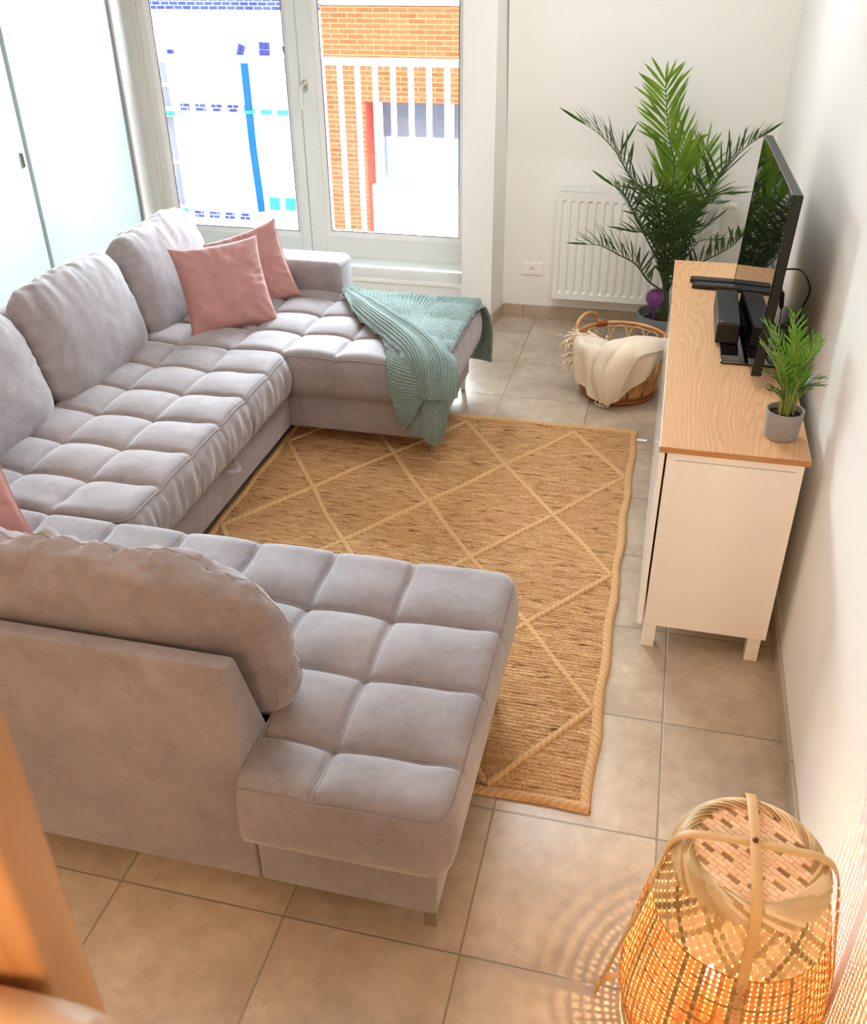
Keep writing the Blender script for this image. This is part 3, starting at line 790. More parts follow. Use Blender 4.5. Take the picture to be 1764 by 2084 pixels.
main = [  # far hanging edge -> over the seat -> front corner, columns left to right
 [(-1.27, 3.275, .30), (-1.12, 3.285, .26), (-.92, 3.285, .20), (-.74, 3.29, .15), (-.60, 3.30, .13), (-.535, 3.25, .14)],
 [(-1.28, 3.262, .40), (-1.12, 3.27, .40), (-.92, 3.27, .38), (-.74, 3.272, .36), (-.60, 3.28, .35), (-.53, 3.225, .33)],
 [(-1.29, 3.235, H), (-1.12, 3.24, H-.005), (-.92, 3.24, H-.01), (-.74, 3.242, .475), (-.62, 3.24, .468), (-.557, 3.19, .455)],
 [(-1.25, 3.12, H+.006), (-1.10, 3.12, H+.003), (-.92, 3.12, H), (-.76, 3.12, H), (-.655, 3.12, H-.002), (-.588, 3.11, .468)],
 [(-1.12, 2.95, H+.006), (-1.0, 2.95, H), (-.88, 2.95, H), (-.77, 2.95, H), (-.68, 2.95, H-.002), (-.592, 2.95, .470)],
 [(-.98, 2.75, H), (-.90, 2.75, H), (-.82, 2.75, H), (-.75, 2.75, H), (-.68, 2.75, H-.002), (-.594, 2.75, .468)],
 [(-.86, 2.55, H), (-.81, 2.55, H), (-.76, 2.55, H), (-.71, 2.55, H-.003), (-.66, 2.55, H-.006), (-.592, 2.55, .464)],
 [(-.80, 2.43, .478), (-.76, 2.43, .476), (-.72, 2.43, .474), (-.68, 2.43, .470), (-.635, 2.43, .466), (-.585, 2.44, .455)],
 [(-.78, 2.365, .43), (-.745, 2.36, .43), (-.71, 2.355, .43), (-.67, 2.355, .43), (-.625, 2.36, .43), (-.575, 2.385, .42)],
 [(-.77, 2.345, .32), (-.735, 2.34, .32), (-.70, 2.348, .32), (-.66, 2.335, .32), (-.615, 2.34, .32), (-.57, 2.37, .31)],
 [(-.765, 2.35, .22), (-.73, 2.335, .22), (-.695, 2.35, .21), (-.655, 2.33, .20), (-.61, 2.335, .19), (-.58, 2.37, .185)],
 [(-.755, 2.36, .16), (-.725, 2.345, .15), (-.69, 2.36, .135), (-.655, 2.34, .115), (-.625, 2.345, .10), (-.60, 2.375, .11)],
]
T1 = cloth(main, 150, 330, ribs=46, ribh=.0045, seed=1, rest=.013)
front = [  # rows go from under the roll down to the hanging tip
 [(-1.16, 2.98, .492), (-1.08, 2.93, .497), (-1.00, 2.87, .50), (-.92, 2.80, .50)],
 [(-1.06, 2.80, .490), (-.99, 2.76, .496), (-.92, 2.71, .50), (-.84, 2.66, .50)],
 [(-.95, 2.62, .490), (-.90, 2.60, .495), (-.84, 2.57, .50), (-.76, 2.54, .50)],
 [(-.875, 2.46, .486), (-.83, 2.45, .492), (-.77, 2.44, .496), (-.69, 2.44, .496)],
 [(-.845, 2.37, .455), (-.80, 2.36, .46), (-.735, 2.355, .465), (-.655, 2.36, .46)],
 [(-.83, 2.34, .37), (-.785, 2.328, .38), (-.72, 2.325, .395), (-.64, 2.335, .395)],
 [(-.81, 2.335, .29), (-.77, 2.32, .30), (-.72, 2.318, .32), (-.655, 2.325, .345)],
 [(-.785, 2.335, .215), (-.76, 2.32, .235), (-.725, 2.316, .265), (-.685, 2.32, .305)],
 [(-.758, 2.335, .165), (-.748, 2.325, .19), (-.73, 2.318, .22), (-.71, 2.32, .25)],
]
T2 = cloth(front, 220, 50, ribs=44, ribh=.004, ribaxis=0, seed=2, u0=.3, rest=.018, skew=.35, ymin=2.47)
def roll_sheet():
    spine = [(-1.30, 3.20, .495), (-1.20, 3.06, .50), (-1.08, 2.90, .502), (-.95, 2.74, .502), (-.82, 2.60, .50), (-.715, 2.48, .497), (-.655, 2.40, .475), (-.625, 2.352, .41), (-.615, 2.33, .345)]
    hw = [.035, .06, .085, .095, .105, .11, .115, .10, .095]; hh = [.014, .036, .054, .066, .066, .060, .052, .042, .034]
    upv = [(0, 0, 1)]*5+[(.05, -.25, .96), (.1, -.65, .75), (.15, -.97, .2), (.15, -.98, .05)]
    sd = [(.75, .66, 0)]*5+[(.80, .6, 0), (.93, .35, 0), (.98, .12, 0), (.98, .1, 0)]
    rows = []
    for s, w_, h, u, d in zip(spine, hw, hh, upv, sd):
        s, u, d = np.array(s), np.array(u), np.array(d); row = []
        for a in np.linspace(0, 1, 9):
            x = -1+2*a
            prof = (1-abs(x)**2.4)*(1-.55*math.exp(-((x-.12)/.16)**2))   # two soft ridges
            row.append(s+d*w_*x*(.92+.08*a)+u*(h*prof-.006+(.0 if abs(x) < 1 else -.004)))
        rows.append(row)
    return rows
T3 = cloth(roll_sheet(), 130, 130, ribs=17, ribh=.0036, ribaxis=1, seed=3, u0=.7, wob=.006, rest=.03, ymin=2.44)
gg = G(); uvs = []
for v, f, uv in (T1, T2, T3): gg.add(v, f); uvs.append(uv)
tw = obj('knitted_throw', gg.geo(), MT['knit'], smooth=True, uvs=np.vstack(uvs))
tag(tw, 'teal ribbed knitted throw draped over the end of the sofa chaise', 'blanket')

# ------------------------------------------------------------------ jute rug
RX0, RX1, RY0, RY1 = -1.392, .262, .495, 2.865
rug = thing('jute_rug', ((RX0+RX1)/2, (RY0+RY1)/2, 0), 'braided jute rug with a raised diamond pattern on the tiles inside the sofa', 'rug')
nx, ny = 60, 90
xs, ys = np.linspace(RX0, RX1, nx), np.linspace(RY0, RY1, ny)
XX, YY = np.meshgrid(xs, ys, indexing='ij')
ex_ = np.minimum(XX-RX0, RX1-XX); wob = .006*np.sin(YY*17)*np.clip(1-ex_/.1, 0, 1)*np.sign(XX-(RX0+RX1)/2)
ZZ = .009+.0012*sn(np.stack([XX, YY, 0*XX], 2), 6).reshape(XX.shape)
obj('woven_field', sheet(np.stack([XX+wob, YY, ZZ-.003], 2), .007), MT['jute'], rug, smooth=True, angle=50)
def braid(pts, w_, h, name, closed=False):
    P = smooth_path(pts, max(8, int(np.linalg.norm(np.diff(np.array(pts), axis=0), axis=1).sum()/.02))) if not closed else np.array(pts)
    prof = [(-1, 0), (-.8, .6), (-.4, .95), (0, 1), (.4, .95), (.8, .6), (1, 0)]
    T = np.gradient(P, axis=0); T /= np.linalg.norm(T, axis=1)[:, None]; Sd = np.stack([T[:, 1], -T[:, 0], 0*T[:, 0]], 1)
    arc = np.concatenate([[0], np.cumsum(np.linalg.norm(np.diff(P, axis=0), axis=1))])
    jit = 1+.05*np.sin(arc*2*PI/.021)+.05*np.sin(arc*37)
    v = []; uv = []
    for p, s, a, j in zip(P, Sd, arc, jit):
        for x, z in prof: v.append(p+s*w_*x*j+np.array([0, 0, h*z*(.9+.1*j)])); uv.append((x*w_*50, a*50))
    f = grid_faces(len(P), len(prof)); f = [q[::-1] for q in f]
    return v, f, uv
NX = [-1.362, -1.098, -.835, -.575, -.311, -.037, .232]; NY = [.525, .905, 1.28, 1.635, 2.012, 2.40, 2.79]
gg = G(); uvs = []
for i in range(6):
    for j in range(6):
        a, b_ = ((i, j), (i+1, j+1)) if (i+j) % 2 == 1 else ((i+1, j), (i, j+1))
        p, q = np.array((NX[a[0]], NY[a[1]], .0095)), np.array((NX[b_[0]], NY[b_[1]], .0095))
        m_ = (p+q)/2+np.array([rng.normal(0, .004), rng.normal(0, .004), 0])
        v, f, uv = braid([p, (p+m_)/2, m_, (m_+q)/2, q], .0115, .006, 'b'); gg.add(v, f); uvs += uv
obj('diamond_braid', gg.geo(), MT['braid'], rug, smooth=True, uvs=uvs)
gg = G(); uvs = []
def edge(p, q, n=60):
    t = np.linspace(0, 1, n)[:, None]; P = np.array(p)*(1-t)+np.array(q)*t
    return P+np.stack([.004*np.sin(P[:, 1]*17+1), .003*np.sin(P[:, 0]*13), 0*P[:, 0]], 1)
for p, q in (((RX0+.012, RY0+.01, .004), (RX0+.012, RY1-.01, .004)), ((RX0, RY1-.012, .004), (RX1, RY1-.012, .004)), ((RX1-.012, RY1-.004, .004), (RX1-.012, RY0+.004, .004)), ((RX1, RY0+.012, .004), (RX0, RY0+.012, .004))):
    v, f, uv = braid(edge(p, q).tolist(), .018, .012, 'e'); gg.add(v, f); uvs += uv
obj('border_braid', gg.geo(), MT['braid'], rug, smooth=True, uvs=uvs)
obj('label_tag', box((RX1+.002, 2.775, .002), (RX1+.05, 2.798, .006), .001, 1), MT['tagwhite'], rug)

# ------------------------------------------------------------------ sideboard
CX0, CX1, CY0, CY1, CZ = .338, .770, 1.25, 3.13, .777
sb = thing('sideboard', ((CX0+CX1)/2, (CY0+CY1)/2, 0), 'white sideboard with an oak top standing along the right wall under the television', 'sideboard')
tp = obj('top', box((CX0, CY0-.004, CZ-.019), (CX1, CY1+.004, CZ), .0012, 1), MT['oak'], sb)
obj('edge_band', box((CX0, CY0-.0055, CZ-.0185), (CX1, CY0-.0035, CZ-.0008)), MT['oakedge'], tp)
bd = obj('body', G().box((.363, CY0+.004, .098), (.757, CY0+.022, CZ-.02), .001, 1).box((.363, CY1-.022, .098), (.757, CY1-.004, CZ-.02), .001, 1)
    .box((.363, CY0+.02, .098), (.757, CY1-.02, .116)).box((.363, CY0+.02, CZ-.036), (.757, CY1-.02, CZ-.02)).box((.745, CY0+.02, .1), (.755, CY1-.02, CZ-.02))
    .box((.37, CY0+.62, .1), (.75, CY0+.64, CZ-.03)).box((.37, CY1-.64, .1), (.75, CY1-.62, CZ-.03)).geo(), MT['white'], sb)
obj('panel_joint', G().box((.39, CY0+.0032, CZ-.046), (.735, CY0+.0042, CZ-.0445)).geo(), MT['gap'], bd)
Ld = (CY1-CY0-.008)/3
for k in range(3):
    obj('door', box((.3395, CY0+.003+k*Ld, .098), (.3565, CY0+.003+k*Ld+Ld-.003, CZ-.022), .0015, 1), MT['whitegloss'], sb)
for x in (.3635, .703):
    for y in (CY0+.012, CY1-.055, (CY0+CY1)/2):
        obj('leg', box((x, y, 0), (x+.042, y+.042, .099), .001, 1), MT['white'], sb)

# ------------------------------------------------------------------ television
O = np.array((.598, 2.235, .815)); dX = np.array((-.031, .97, 0)); dX /= np.linalg.norm(dX)
uZ = np.array((.042, .0013, 1)); uZ /= np.linalg.norm(uZ); nF = -np.cross(dX, uZ); nF /= np.linalg.norm(nF)
if nF[0] > 0: nF = -nF
MTV = frame(O, dX, uZ, nF)               # local: x along the screen, y up, z out of the screen
tv = thing('television', (.64, 2.235, CZ), 'black flat screen television on a glossy stand on the sideboard', 'television')
def L(geo, M=MTV): return (xf(geo[0], M), geo[1])
W2, HT = .487, .592
obj('housing', L(box((-W2, 0, -.034), (W2, HT, -.003), .004, 2)), MT['black'], tv)
obj('back_cover', L(box((-.3, .06, -.062), (.3, .36, -.030), .012, 2)), MT['black'], tv)
obj('screen', L(box((-W2+.009, .016, -.0035), (W2-.009, HT-.009, -.001))), MT['blackgloss'], tv)
obj('bezel', L(G().box((-W2, 0, -.004), (W2, .016, 0), .001, 1).box((-W2, HT-.009, -.004), (W2, HT, 0), .001, 1).box((-W2, 0, -.004), (-W2+.009, HT, 0), .001, 1).box((W2-.009, 0, -.004), (W2, HT, 0), .001, 1).geo()), MT['blackgloss'], tv)
obj('stand_base', prism([(.522, 1.925), (.80, 1.925), (.80, 2.56), (.522, 2.56)], CZ, CZ+.012, 2, .004, 3), MT['blackgloss'], tv, smooth=True, angle=30)
obj('stand_neck', box((.628, 2.16, CZ+.01), (.655, 2.31, .93), .006, 2), MT['blackgloss'], tv)
bx = thing('media_box', (.545, 2.28, CZ+.012), 'small black box with a perforated top on the television stand', 'media box')
obj('casing', box((.503, 2.09, CZ+.0125), (.586, 2.475, .866), .005, 2), MT['black'], bx)
obj('grille', box((.507, 2.095, .8655), (.582, 2.47, .868), .001, 1), MT['blackmesh'], bx)
obj('marking', G().box((.512, 2.099, .8675), (.522, 2.106, .8690)).geo(), MT['led'], bx)
def remote(y, z, x0, label, tilt):
    t = thing('remote_control', (x0+.08, y, z), label, 'remote control', 'remote controls on the sideboard')
    M = tr(x0, y, z) @ rot('Z', tilt)
    obj('casing', L(prism([(0, -.018), (.012, -.023), (.176, -.023), (.188, -.017), (.188, .017), (.176, .023), (.012, .023), (0, .018)], 0.0, .021, 2, .005, 3), M), MT['black'], t, smooth=True, angle=40)
    g = G()
    for i in range(13):
        for j in (-1, 0, 1): g.box((.018+i*.0118, j*.012-.0036, .0205), (.0245+i*.0118, j*.012+.0036, .0228), .0008, 1)
    obj('buttons', L(g.geo(), M), MT['button'], t)
remote(2.828, CZ, .409, 'black remote control lying farther back along the sideboard', -2)
remote(2.755, CZ, .418, 'black remote control lying just behind the media box', -3)
def cable(pts, r, label, n=60, extra=None):
    t = obj('cable', tube(smooth_path(pts, n), r, 8), MT['cable'], smooth=True)
    tag(t, label, 'cable', 'black cables behind the television')
    return t
ca = cable([(.665, 2.52, .93), (.70, 2.5, .955), (.735, 2.40, .985), (.765, 2.24, 1.035), (.775, 2.10, 1.055), (.785, 2.02, 1.03), (.775, 2.03, .97), (.77, 2.02, .93), (.785, 1.93, .90), (.79, 1.98, .84), (.79, 2.05, .60), (.79, 2.1, .3)], .0035, 'thick black cable looping from the television to the wall')
cb_ = cable([(.662, 2.42, .96), (.69, 2.40, .99), (.715, 2.33, .99), (.725, 2.28, .95), (.728, 2.22, .90), (.73, 2.2, .84), (.72, 2.16, .80), (.70, 2.1, .784)], .0018, 'thin black cable with a small cylinder hanging behind the television')
obj('ferrite_core', tube([(.7255, 2.262, .945), (.7265, 2.255, .938), (.728, 2.225, .902), (.729, 2.218, .892)], [.004, .0085, .0085, .004], 10), MT['cable'], cb_, smooth=True)
cable([(.66, 2.34, .93), (.68, 2.32, .96), (.70, 2.30, .93), (.705, 2.28, .86), (.72, 2.2, .83), (.75, 2.12, .86), (.735, 2.05, .90), (.70, 2.08, .86), (.69, 2.2, .80), (.73, 2.3, .79), (.76, 2.2, .83), (.74, 2.08, .80), (.70, 2.0, .79), (.69, 2.1, .784), (.74, 2.16, .785)], .0028, 'tangled black cable coiled on the sideboard behind the television', 120)

# ------------------------------------------------------------------ radiator and socket
RX, RW, RZ0, RZ1, RYF = -.349, .925, .168, .806, 4.235
rd = thing('radiator', (RX+RW/2, 4.3, RZ0), 'white ribbed panel radiator on the wall behind the tall palm', 'radiator')
def ribbed(y, z0, z1, x0, x1):
    pr = []; n = int((x1-x0-.05)/.0475); x = x0
    pr.append((x0, 0)); 
    for k in range(n):
        a = x0+.03+k*(x1-x0-.05)/n
        pr += [(a, 0), (a+.008, .009), (a+.022, .009), (a+.030, 0)]
    pr.append((x1, 0))
    rows = [(z0, 0), (z0+.035, 0), (z0+.05, 1), (z1-.06, 1), (z1-.045, 0), (z1, 0)]
    v = [(px, y+dy*s, z) for z, s in rows for px, dy in pr]
    m = len(pr); f = [[i*m+j, i*m+j+1, (i+1)*m+j+1, (i+1)*m+j] for i in range(len(rows)-1) for j in range(m-1)]
    k = len(v); v += [(px, y+.014, z) for z in (z0, z1) for px in (x0, x1)]
    f += [[0, k, k+1, m-1], [k+2, (len(rows)-1)*m, (len(rows)-1)*m+m-1, k+3]]
    return v, f
obj('front_panel', ribbed(RYF, RZ0, RZ1-.006, RX, RX+RW), MT['rad'], rd)
obj('back_panel', box((RX+.01, 4.315, RZ0+.01), (RX+RW-.01, 4.33, RZ1-.02), .003, 1), MT['rad'], rd)
for x in (RX, RX+RW-.012): obj('side_panel', box((x, RYF+.004, RZ0+.004), (x+.012, 4.33, RZ1), .003, 1), MT['rad'], rd)
g = G()
for y in (RYF+.006, RYF+.045, RYF+.084): g.box((RX+.01, y, RZ1-.012), (RX+RW-.01, y+.008, RZ1-.001))
for k in range(62): g.box((RX+.012+k*.0146, RYF+.006, RZ1-.012), (RX+.018+k*.0146, RYF+.09, RZ1-.002))
obj('top_grille', g.geo(), MT['rad'], rd)
obj('convector', box((RX+.02, RYF+.02, RZ0+.03), (RX+RW-.02, RYF+.085, RZ1-.022)), MT['gasket'], rd)  # dark colour stands in for the shade inside the grille slots
obj('valve', G().tube([(RX+RW+.0, 4.28, .755), (RX+RW+.03, 4.28, .755)], .012, 12).tube([(RX+RW+.03, 4.28, .755), (RX+RW+.075, 4.28, .755)], .02, 16).geo(), MT['white'], rd, smooth=True, angle=40)
for x in (RX+.15, RX+.75): obj('wall_bracket', box((x, 4.329, .3), (x+.03, YA, .7)), MT['rad'], rd)
so = thing('wall_socket', (-.489, YA, .308), 'white wall socket beside the radiator', 'socket')
obj('plate', box((-.552, YA-.009, .270), (-.426, YA, .346), .003, 2), MT['white'], so)
g = G(); v, f = lathe([(.0245, 0), (.0245, .0045), (.0205, .0045), (.0195, .0006), (.0001, .0006)], n=32); g.add(xf(v, tr(-.489, YA-.0085, .308) @ rot('X', 90)), f)
obj('socket_well', g.geo(), MT['white'], so, smooth=True, angle=30)
g = G()
for x, z in ((-.0095, 0), (.0095, 0), (0, .0105)): g.tube([(-.489+x, YA-.0112, .306+z), (-.489+x, YA-.0085, .306+z)], .0030, 10)
obj('contact_holes', g.geo(), MT['gasket'], so)

# ------------------------------------------------------------------ plants
def leaflet(g, base, d, nrm, Lf, w_, droop=.0, k=5):
    d = np.array(d)/np.linalg.norm(d); s = np.cross(d, nrm); s /= np.linalg.norm(s)+1e-9; n = np.cross(s, d)
    v = []; base = np.array(base)
    for i in range(k):
        t = i/(k-1); wd = w_*(math.sin(PI*min(.12+.88*t, 1))**.75 if t < 1 else 0)*(1 if t > .3 else .75+.8*t)
        c = base+d*Lf*t+np.array([0, 0, -droop*Lf*t*t])
        v += [c-s*wd+n*wd*.35, c-n*.0*wd, c+s*wd+n*wd*.35]
    f = []
    for i in range(k-1):
        a = i*3; b_ = a+3; f += [[a, a+1, b_+1, b_], [a+1, a+2, b_+2, b_+1]]
    g.add(v, f)
def frond(name, ctrl, Lmax, ang0, ang1, npair, w_, m, ms, parent, t0=.2, up=None, stemr=.006, droop=.05, lift=.35, prof=None, jit=.12):
    P = smooth_path(ctrl, 60); T = np.gradient(P, axis=0); T /= np.linalg.norm(T, axis=1)[:, None]
    arc = np.concatenate([[0], np.cumsum(np.linalg.norm(np.diff(P, axis=0), axis=1))]); arc /= arc[-1]
    g = G()
    for i in range(npair):
        t = t0+(1-t0)*(i+.5)/npair
        p = np.array([np.interp(t, arc, P[:, k]) for k in range(3)]); tt = np.array([np.interp(t, arc, T[:, k]) for k in range(3)]); tt /= np.linalg.norm(tt)
        u = np.array(up if up is not None else (0, 0, 1.)); u = u-tt*(u @ tt); u /= np.linalg.norm(u)+1e-9
        s = np.cross(tt, u); a = math.radians(ang0+(ang1-ang0)*t)
        q = (t-t0)/(1-t0); pl = (prof(q) if prof else (math.sin(PI*(.18+.72*q))**.8))
        for sg in (-1, 1):
            aa = a*(1+rng.normal(0, jit)); d = tt*math.cos(aa)+(s*sg*math.cos(lift)+u*math.sin(lift))*math.sin(aa)
            d = d+rng.normal(0, jit*.5, 3)
            leaflet(g, p+tt*rng.normal(0, .003), d, u, Lmax*pl*(1+rng.normal(0, .08)), w_, droop)
    leaflet(g, P[-1]-T[-1]*.01, T[-1], (0, 1, .2), Lmax*.75*(prof(1) if prof else 1)*.8, w_, 0)
    o = obj(name, g.geo(), m, parent, smooth=True)
    obj('midrib', tube(P, np.linspace(stemr, .0012, 60), 6), ms, o, smooth=True)
    return o
PX, PY = .325, 3.93
palm = thing('palm_tree', (PX, PY, 0), 'tall dark green palm in a grey pot in front of the radiator', 'plant')
obj('pot', G().lathe([(.112, 0), (.118, .004), (.152, .232), (.150, .238), (.140, .236), (.137, .19)], (PX, PY, 0), 48).geo(), MT['potgrey'], palm, smooth=True, angle=40)
v, f = lathe([(.138, .188), (.09, .194), (.0001, .20)], (PX, PY, 0), 40); v = np.array(v); v[:, 2] += .004*sn(v, 40, 2)
obj('soil', (v, f), MT['soil'], palm, smooth=True)
obj('trunk', tube(smooth_path([(PX, PY, .19), (PX-.003, PY, .3), (PX-.008, PY+.005, .42), (PX-.02, PY+.01, .55)], 14), np.linspace(.03, .012, 14), 12), MT['palmstem'], palm, smooth=True)
FRONDS = [
  [(0.317, 3.950, 0.533), (0.289, 3.950, 0.868), (0.287, 3.970, 1.018), (0.238, 3.980, 1.176), (0.198, 4.000, 1.376), (0.194, 4.000, 1.43)],
  [(0.325, 3.980, 0.594), (0.304, 4.000, 0.922), (0.314, 4.020, 1.047), (0.333, 4.040, 1.13)],
  [(0.311, 3.930, 0.504), (0.213, 3.850, 0.856), (0.101, 3.800, 0.958), (0.044, 3.780, 1.034), (-0.013, 3.750, 1.124), (-0.099, 3.720, 1.210), (-0.18, 3.700, 1.262)],
  [(0.308, 3.920, 0.472), (0.213, 3.850, 0.625), (0.134, 3.800, 0.774), (0.045, 3.750, 0.916), (-0.02, 3.720, 0.97)],
  [(0.315, 3.900, 0.365), (0.220, 3.850, 0.439), (0.145, 3.800, 0.540), (0.048, 3.760, 0.600), (-0.046, 3.720, 0.653), (-0.12, 3.690, 0.665)],
  [(0.338, 3.950, 0.500), (0.401, 3.900, 0.689), (0.454, 3.850, 0.868), (0.509, 3.800, 1.007), (0.557, 3.780, 1.092), (0.626, 3.750, 1.177), (0.676, 3.720, 1.224)],
  [(0.346, 3.930, 0.436), (0.448, 3.850, 0.537), (0.536, 3.800, 0.605), (0.619, 3.750, 0.678), (0.662, 3.700, 0.749)],
  [(0.321, 3.900, 0.479), (0.271, 3.800, 0.709), (0.231, 3.700, 0.862), (0.187, 3.600, 0.958), (0.113, 3.500, 1.000)],
  [(0.335, 3.900, 0.480), (0.331, 3.800, 0.745), (0.328, 3.650, 0.891), (0.273, 3.500, 0.979), (0.21, 3.440, 0.985)],
  [(0.341, 4.000, 0.520), (0.386, 4.020, 0.790), (0.426, 4.050, 0.981), (0.437, 4.080, 1.09)],
  [(0.331, 3.970, 0.493), (0.364, 4.020, 0.654), (0.400, 4.060, 0.781), (0.490, 4.100, 0.849), (0.57, 4.110, 0.86)],
  [(0.326, 3.900, 0.444), (0.256, 3.850, 0.593), (0.180, 3.800, 0.704), (0.09, 3.800, 0.72)],
  [(0.342, 3.950, 0.465), (0.400, 3.950, 0.642), (0.459, 3.950, 0.692), (0.516, 3.950, 0.749)],
]
toward = np.array((-.15, -.9, .3))
sp = lambda q: .95-.45*q
SPEC = [  # Lmax, ang0, ang1, pairs, width, material, t0, up, lift, prof
 (.235, 16, 40, 24, .0066, 'palmyoung', .34, toward, .3, sp), (.20, 18, 40, 16, .0058, 'palmyoung', .3, toward, .3, sp),
 (.165, 50, 38, 24, .0072, 'palm', .34, None, .45, None), (.155, 58, 45, 22, .0072, 'palm', .25, None, .3, None),
 (.13, 60, 35, 24, .0062, 'palm', .18, None, .65, None), (.15, 55, 40, 24, .0070, 'palm', .36, None, .45, None),
 (.12, 55, 40, 22, .0062, 'palm', .15, None, .7, None), (.15, 60, 45, 26, .0066, 'palm', .25, None, .3, None),
 (.16, 60, 50, 28, .0066, 'palm', .25, None, .2, None), (.16, 35, 25, 20, .0055, 'palmyoung', .2, toward, .3, None),
 (.16, 50, 30, 14, .0066, 'palm', .3, None, .2, None), (.13, 60, 45, 20, .0060, 'palm', .2, None, .4, None),
 (.12, 55, 40, 18, .0055, 'palm', .15, None, .4, None)]
for k_, (c, (Lm, a0, a1, npair, w_, mk, t0, up, li, pf)) in enumerate(zip(FRONDS, SPEC)):
    frond('frond', c, Lm*(1.62 if k_ > 1 else 1.42), a0, a1, int(npair*(.92 if k_ > 1 else 1.1)), w_*(1.0 if k_ > 1 else 1.2), MT[mk], MT['palmstem'], palm, t0, up, .0055, .06, li, pf)
for k in range(9):                       # low, dense growth round the crown
    a = 2*PI*k/9+.3; r_ = .17+.05*rng.random(); z = .62+.22*rng.random(); dy = min(math.sin(a)*r_, .1)
    frond('frond', [(PX, PY, .34), (PX+math.cos(a)*.06, PY+dy*.4, .5), (PX-.01+math.cos(a)*r_*.7, PY+dy*.8, z), (PX-.02+math.cos(a)*r_*1.15, PY+dy*1.2, z+.03)], .14, 60, 45, 16, .005, MT['palm'], MT['palmstem'], palm, .2, None, .004, .06, .35)
wg = thing('watering_globe', (.262, 3.835, .2), 'purple glass watering globe stuck in the pot of the tall palm', 'watering globe')
obj('globe', lathe([(.0001, .046*1)] and [(max(.0001, .050*math.sin(PI*k/20)), -.050*math.cos(PI*k/20)) for k in range(21)], (.266, 3.835, .352), 32), MT['purple'], wg, smooth=True)
obj('spike', tube([(.266, 3.835, .312), (.268, 3.838, .28), (.272, 3.842, .19)], [.016, .009, .006], 12), MT['purple'], wg, smooth=True)

QX, QY = .692, 1.395
pp = thing('parlour_palm', (QX, QY, CZ), 'small bright green potted plant on the near end of the sideboard', 'plant')
obj('pot', lathe([(.043, 0), (.048, .002), (.0555, .088), (.0545, .0905), (.0505, .089), (.0495, .07)], (QX, QY, CZ), 40), MT['concrete'], pp, smooth=True, angle=40)
v, f = lathe([(.0497, .071), (.03, .075), (.0001, .077)], (QX, QY, CZ), 32); v = np.array(v); v[:, 2] += .003*sn(v, 80, 2)
obj('soil', (v, f), MT['soil'], pp, smooth=True)
for k in range(24):
    a = 2*PI*k/24*5.2+.5; r0 = .008+.016*rng.random(); h = .075+.165*((k*7) % 24)/23
    out = .018+.030*rng.random(); b0 = np.array((QX+math.cos(a)*r0, QY+math.sin(a)*r0, CZ+.072))
    ddx = min(math.cos(a)*out-(.012 if h > .14 else 0), .034)
    top = b0+np.array((ddx, math.sin(a)*out, h)); mid = b0+np.array((ddx*.2, math.sin(a)*out*.2, h*.6)); tip = top+np.array((ddx*.6, math.sin(a)*out*.6, .012+.03*(h > .15)))
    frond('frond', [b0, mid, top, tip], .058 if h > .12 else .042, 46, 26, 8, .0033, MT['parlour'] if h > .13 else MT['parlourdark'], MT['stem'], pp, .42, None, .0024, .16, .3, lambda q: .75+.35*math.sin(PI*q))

# ------------------------------------------------------------------ rattan basket with the cream throw
BX, BY = .128, 3.345
bk = thing('rattan_basket', (BX, BY, 0), 'round rattan basket with looped openwork holding a cream throw', 'basket')
rr = lambda z: .188+.045*(z/.29)
circ = lambda r_, z, n=72, ph=0: [(BX+r_*math.cos(2*PI*k/n+ph), BY+r_*math.sin(2*PI*k/n+ph), z) for k in range(n)]
obj('rim', G().tube(circ(.233, .292), .0095, 10, closed=True).tube(circ(.229, .272), .005, 8, closed=True).geo(), MT['rattan'], bk, smooth=True)
obj('base_ring', G().tube(circ(.188, .012), .012, 10, closed=True).tube(circ(.19, .034), .007, 8, closed=True).geo(), MT['rattandark'], bk, smooth=True)
obj('bottom', lathe([(.0001, .006), (.185, .006), (.185, .012), (.0001, .012)], (BX, BY, 0), 48), MT['rattandark'], bk)
def onwall(phi, z): return (BX+rr(z)*math.cos(phi), BY+rr(z)*math.sin(phi), z)
NL = 15
g = G(); g2 = G()
for k in range(NL):
    c = 2*PI*k/NL; w_ = 2*PI/NL*.44
    g.tube(smooth_path([onwall(c-w_*.75, .13), onwall(c-w_*.9, .18), onwall(c-w_, .225), onwall(c-w_*.7, .262), onwall(c, .279), onwall(c+w_*.7, .262), onwall(c+w_, .225), onwall(c+w_*.9, .18), onwall(c+w_*.75, .13)], 30), .0048, 6)
    for s in (.95, .72, .5, .28):      # nested scallops of the lower half
        g2.tube(smooth_path([onwall(c-2*PI/NL*.5*s, .04), onwall(c-2*PI/NL*.5*s, .05+.035*s), onwall(c-2*PI/NL*.36*s, .06+.062*s), onwall(c, .065+.075*s), onwall(c+2*PI/NL*.36*s, .06+.062*s), onwall(c+2*PI/NL*.5*s, .05+.035*s), onwall(c+2*PI/NL*.5*s, .04)], 22), .0036, 6)
    for s in (-.46, .46): g2.tube([onwall(c+2*PI/NL*s, .03), onwall(c+2*PI/NL*s, .13)], .0036, 6)
g2.tube(circ(rr(.135), .135), .005, 8, closed=True)
obj('loops', g.geo(), MT['rattanlight'], bk, smooth=True)
obj('scallops', g2.geo(), MT['rattan'], bk, smooth=True)
pa, pb = math.radians(176), math.radians(128); pm = (pa+pb)/2
h1 = (BX+.236*math.cos(pa), BY+.236*math.sin(pa)); h2 = (BX+.236*math.cos(pb), BY+.236*math.sin(pb))
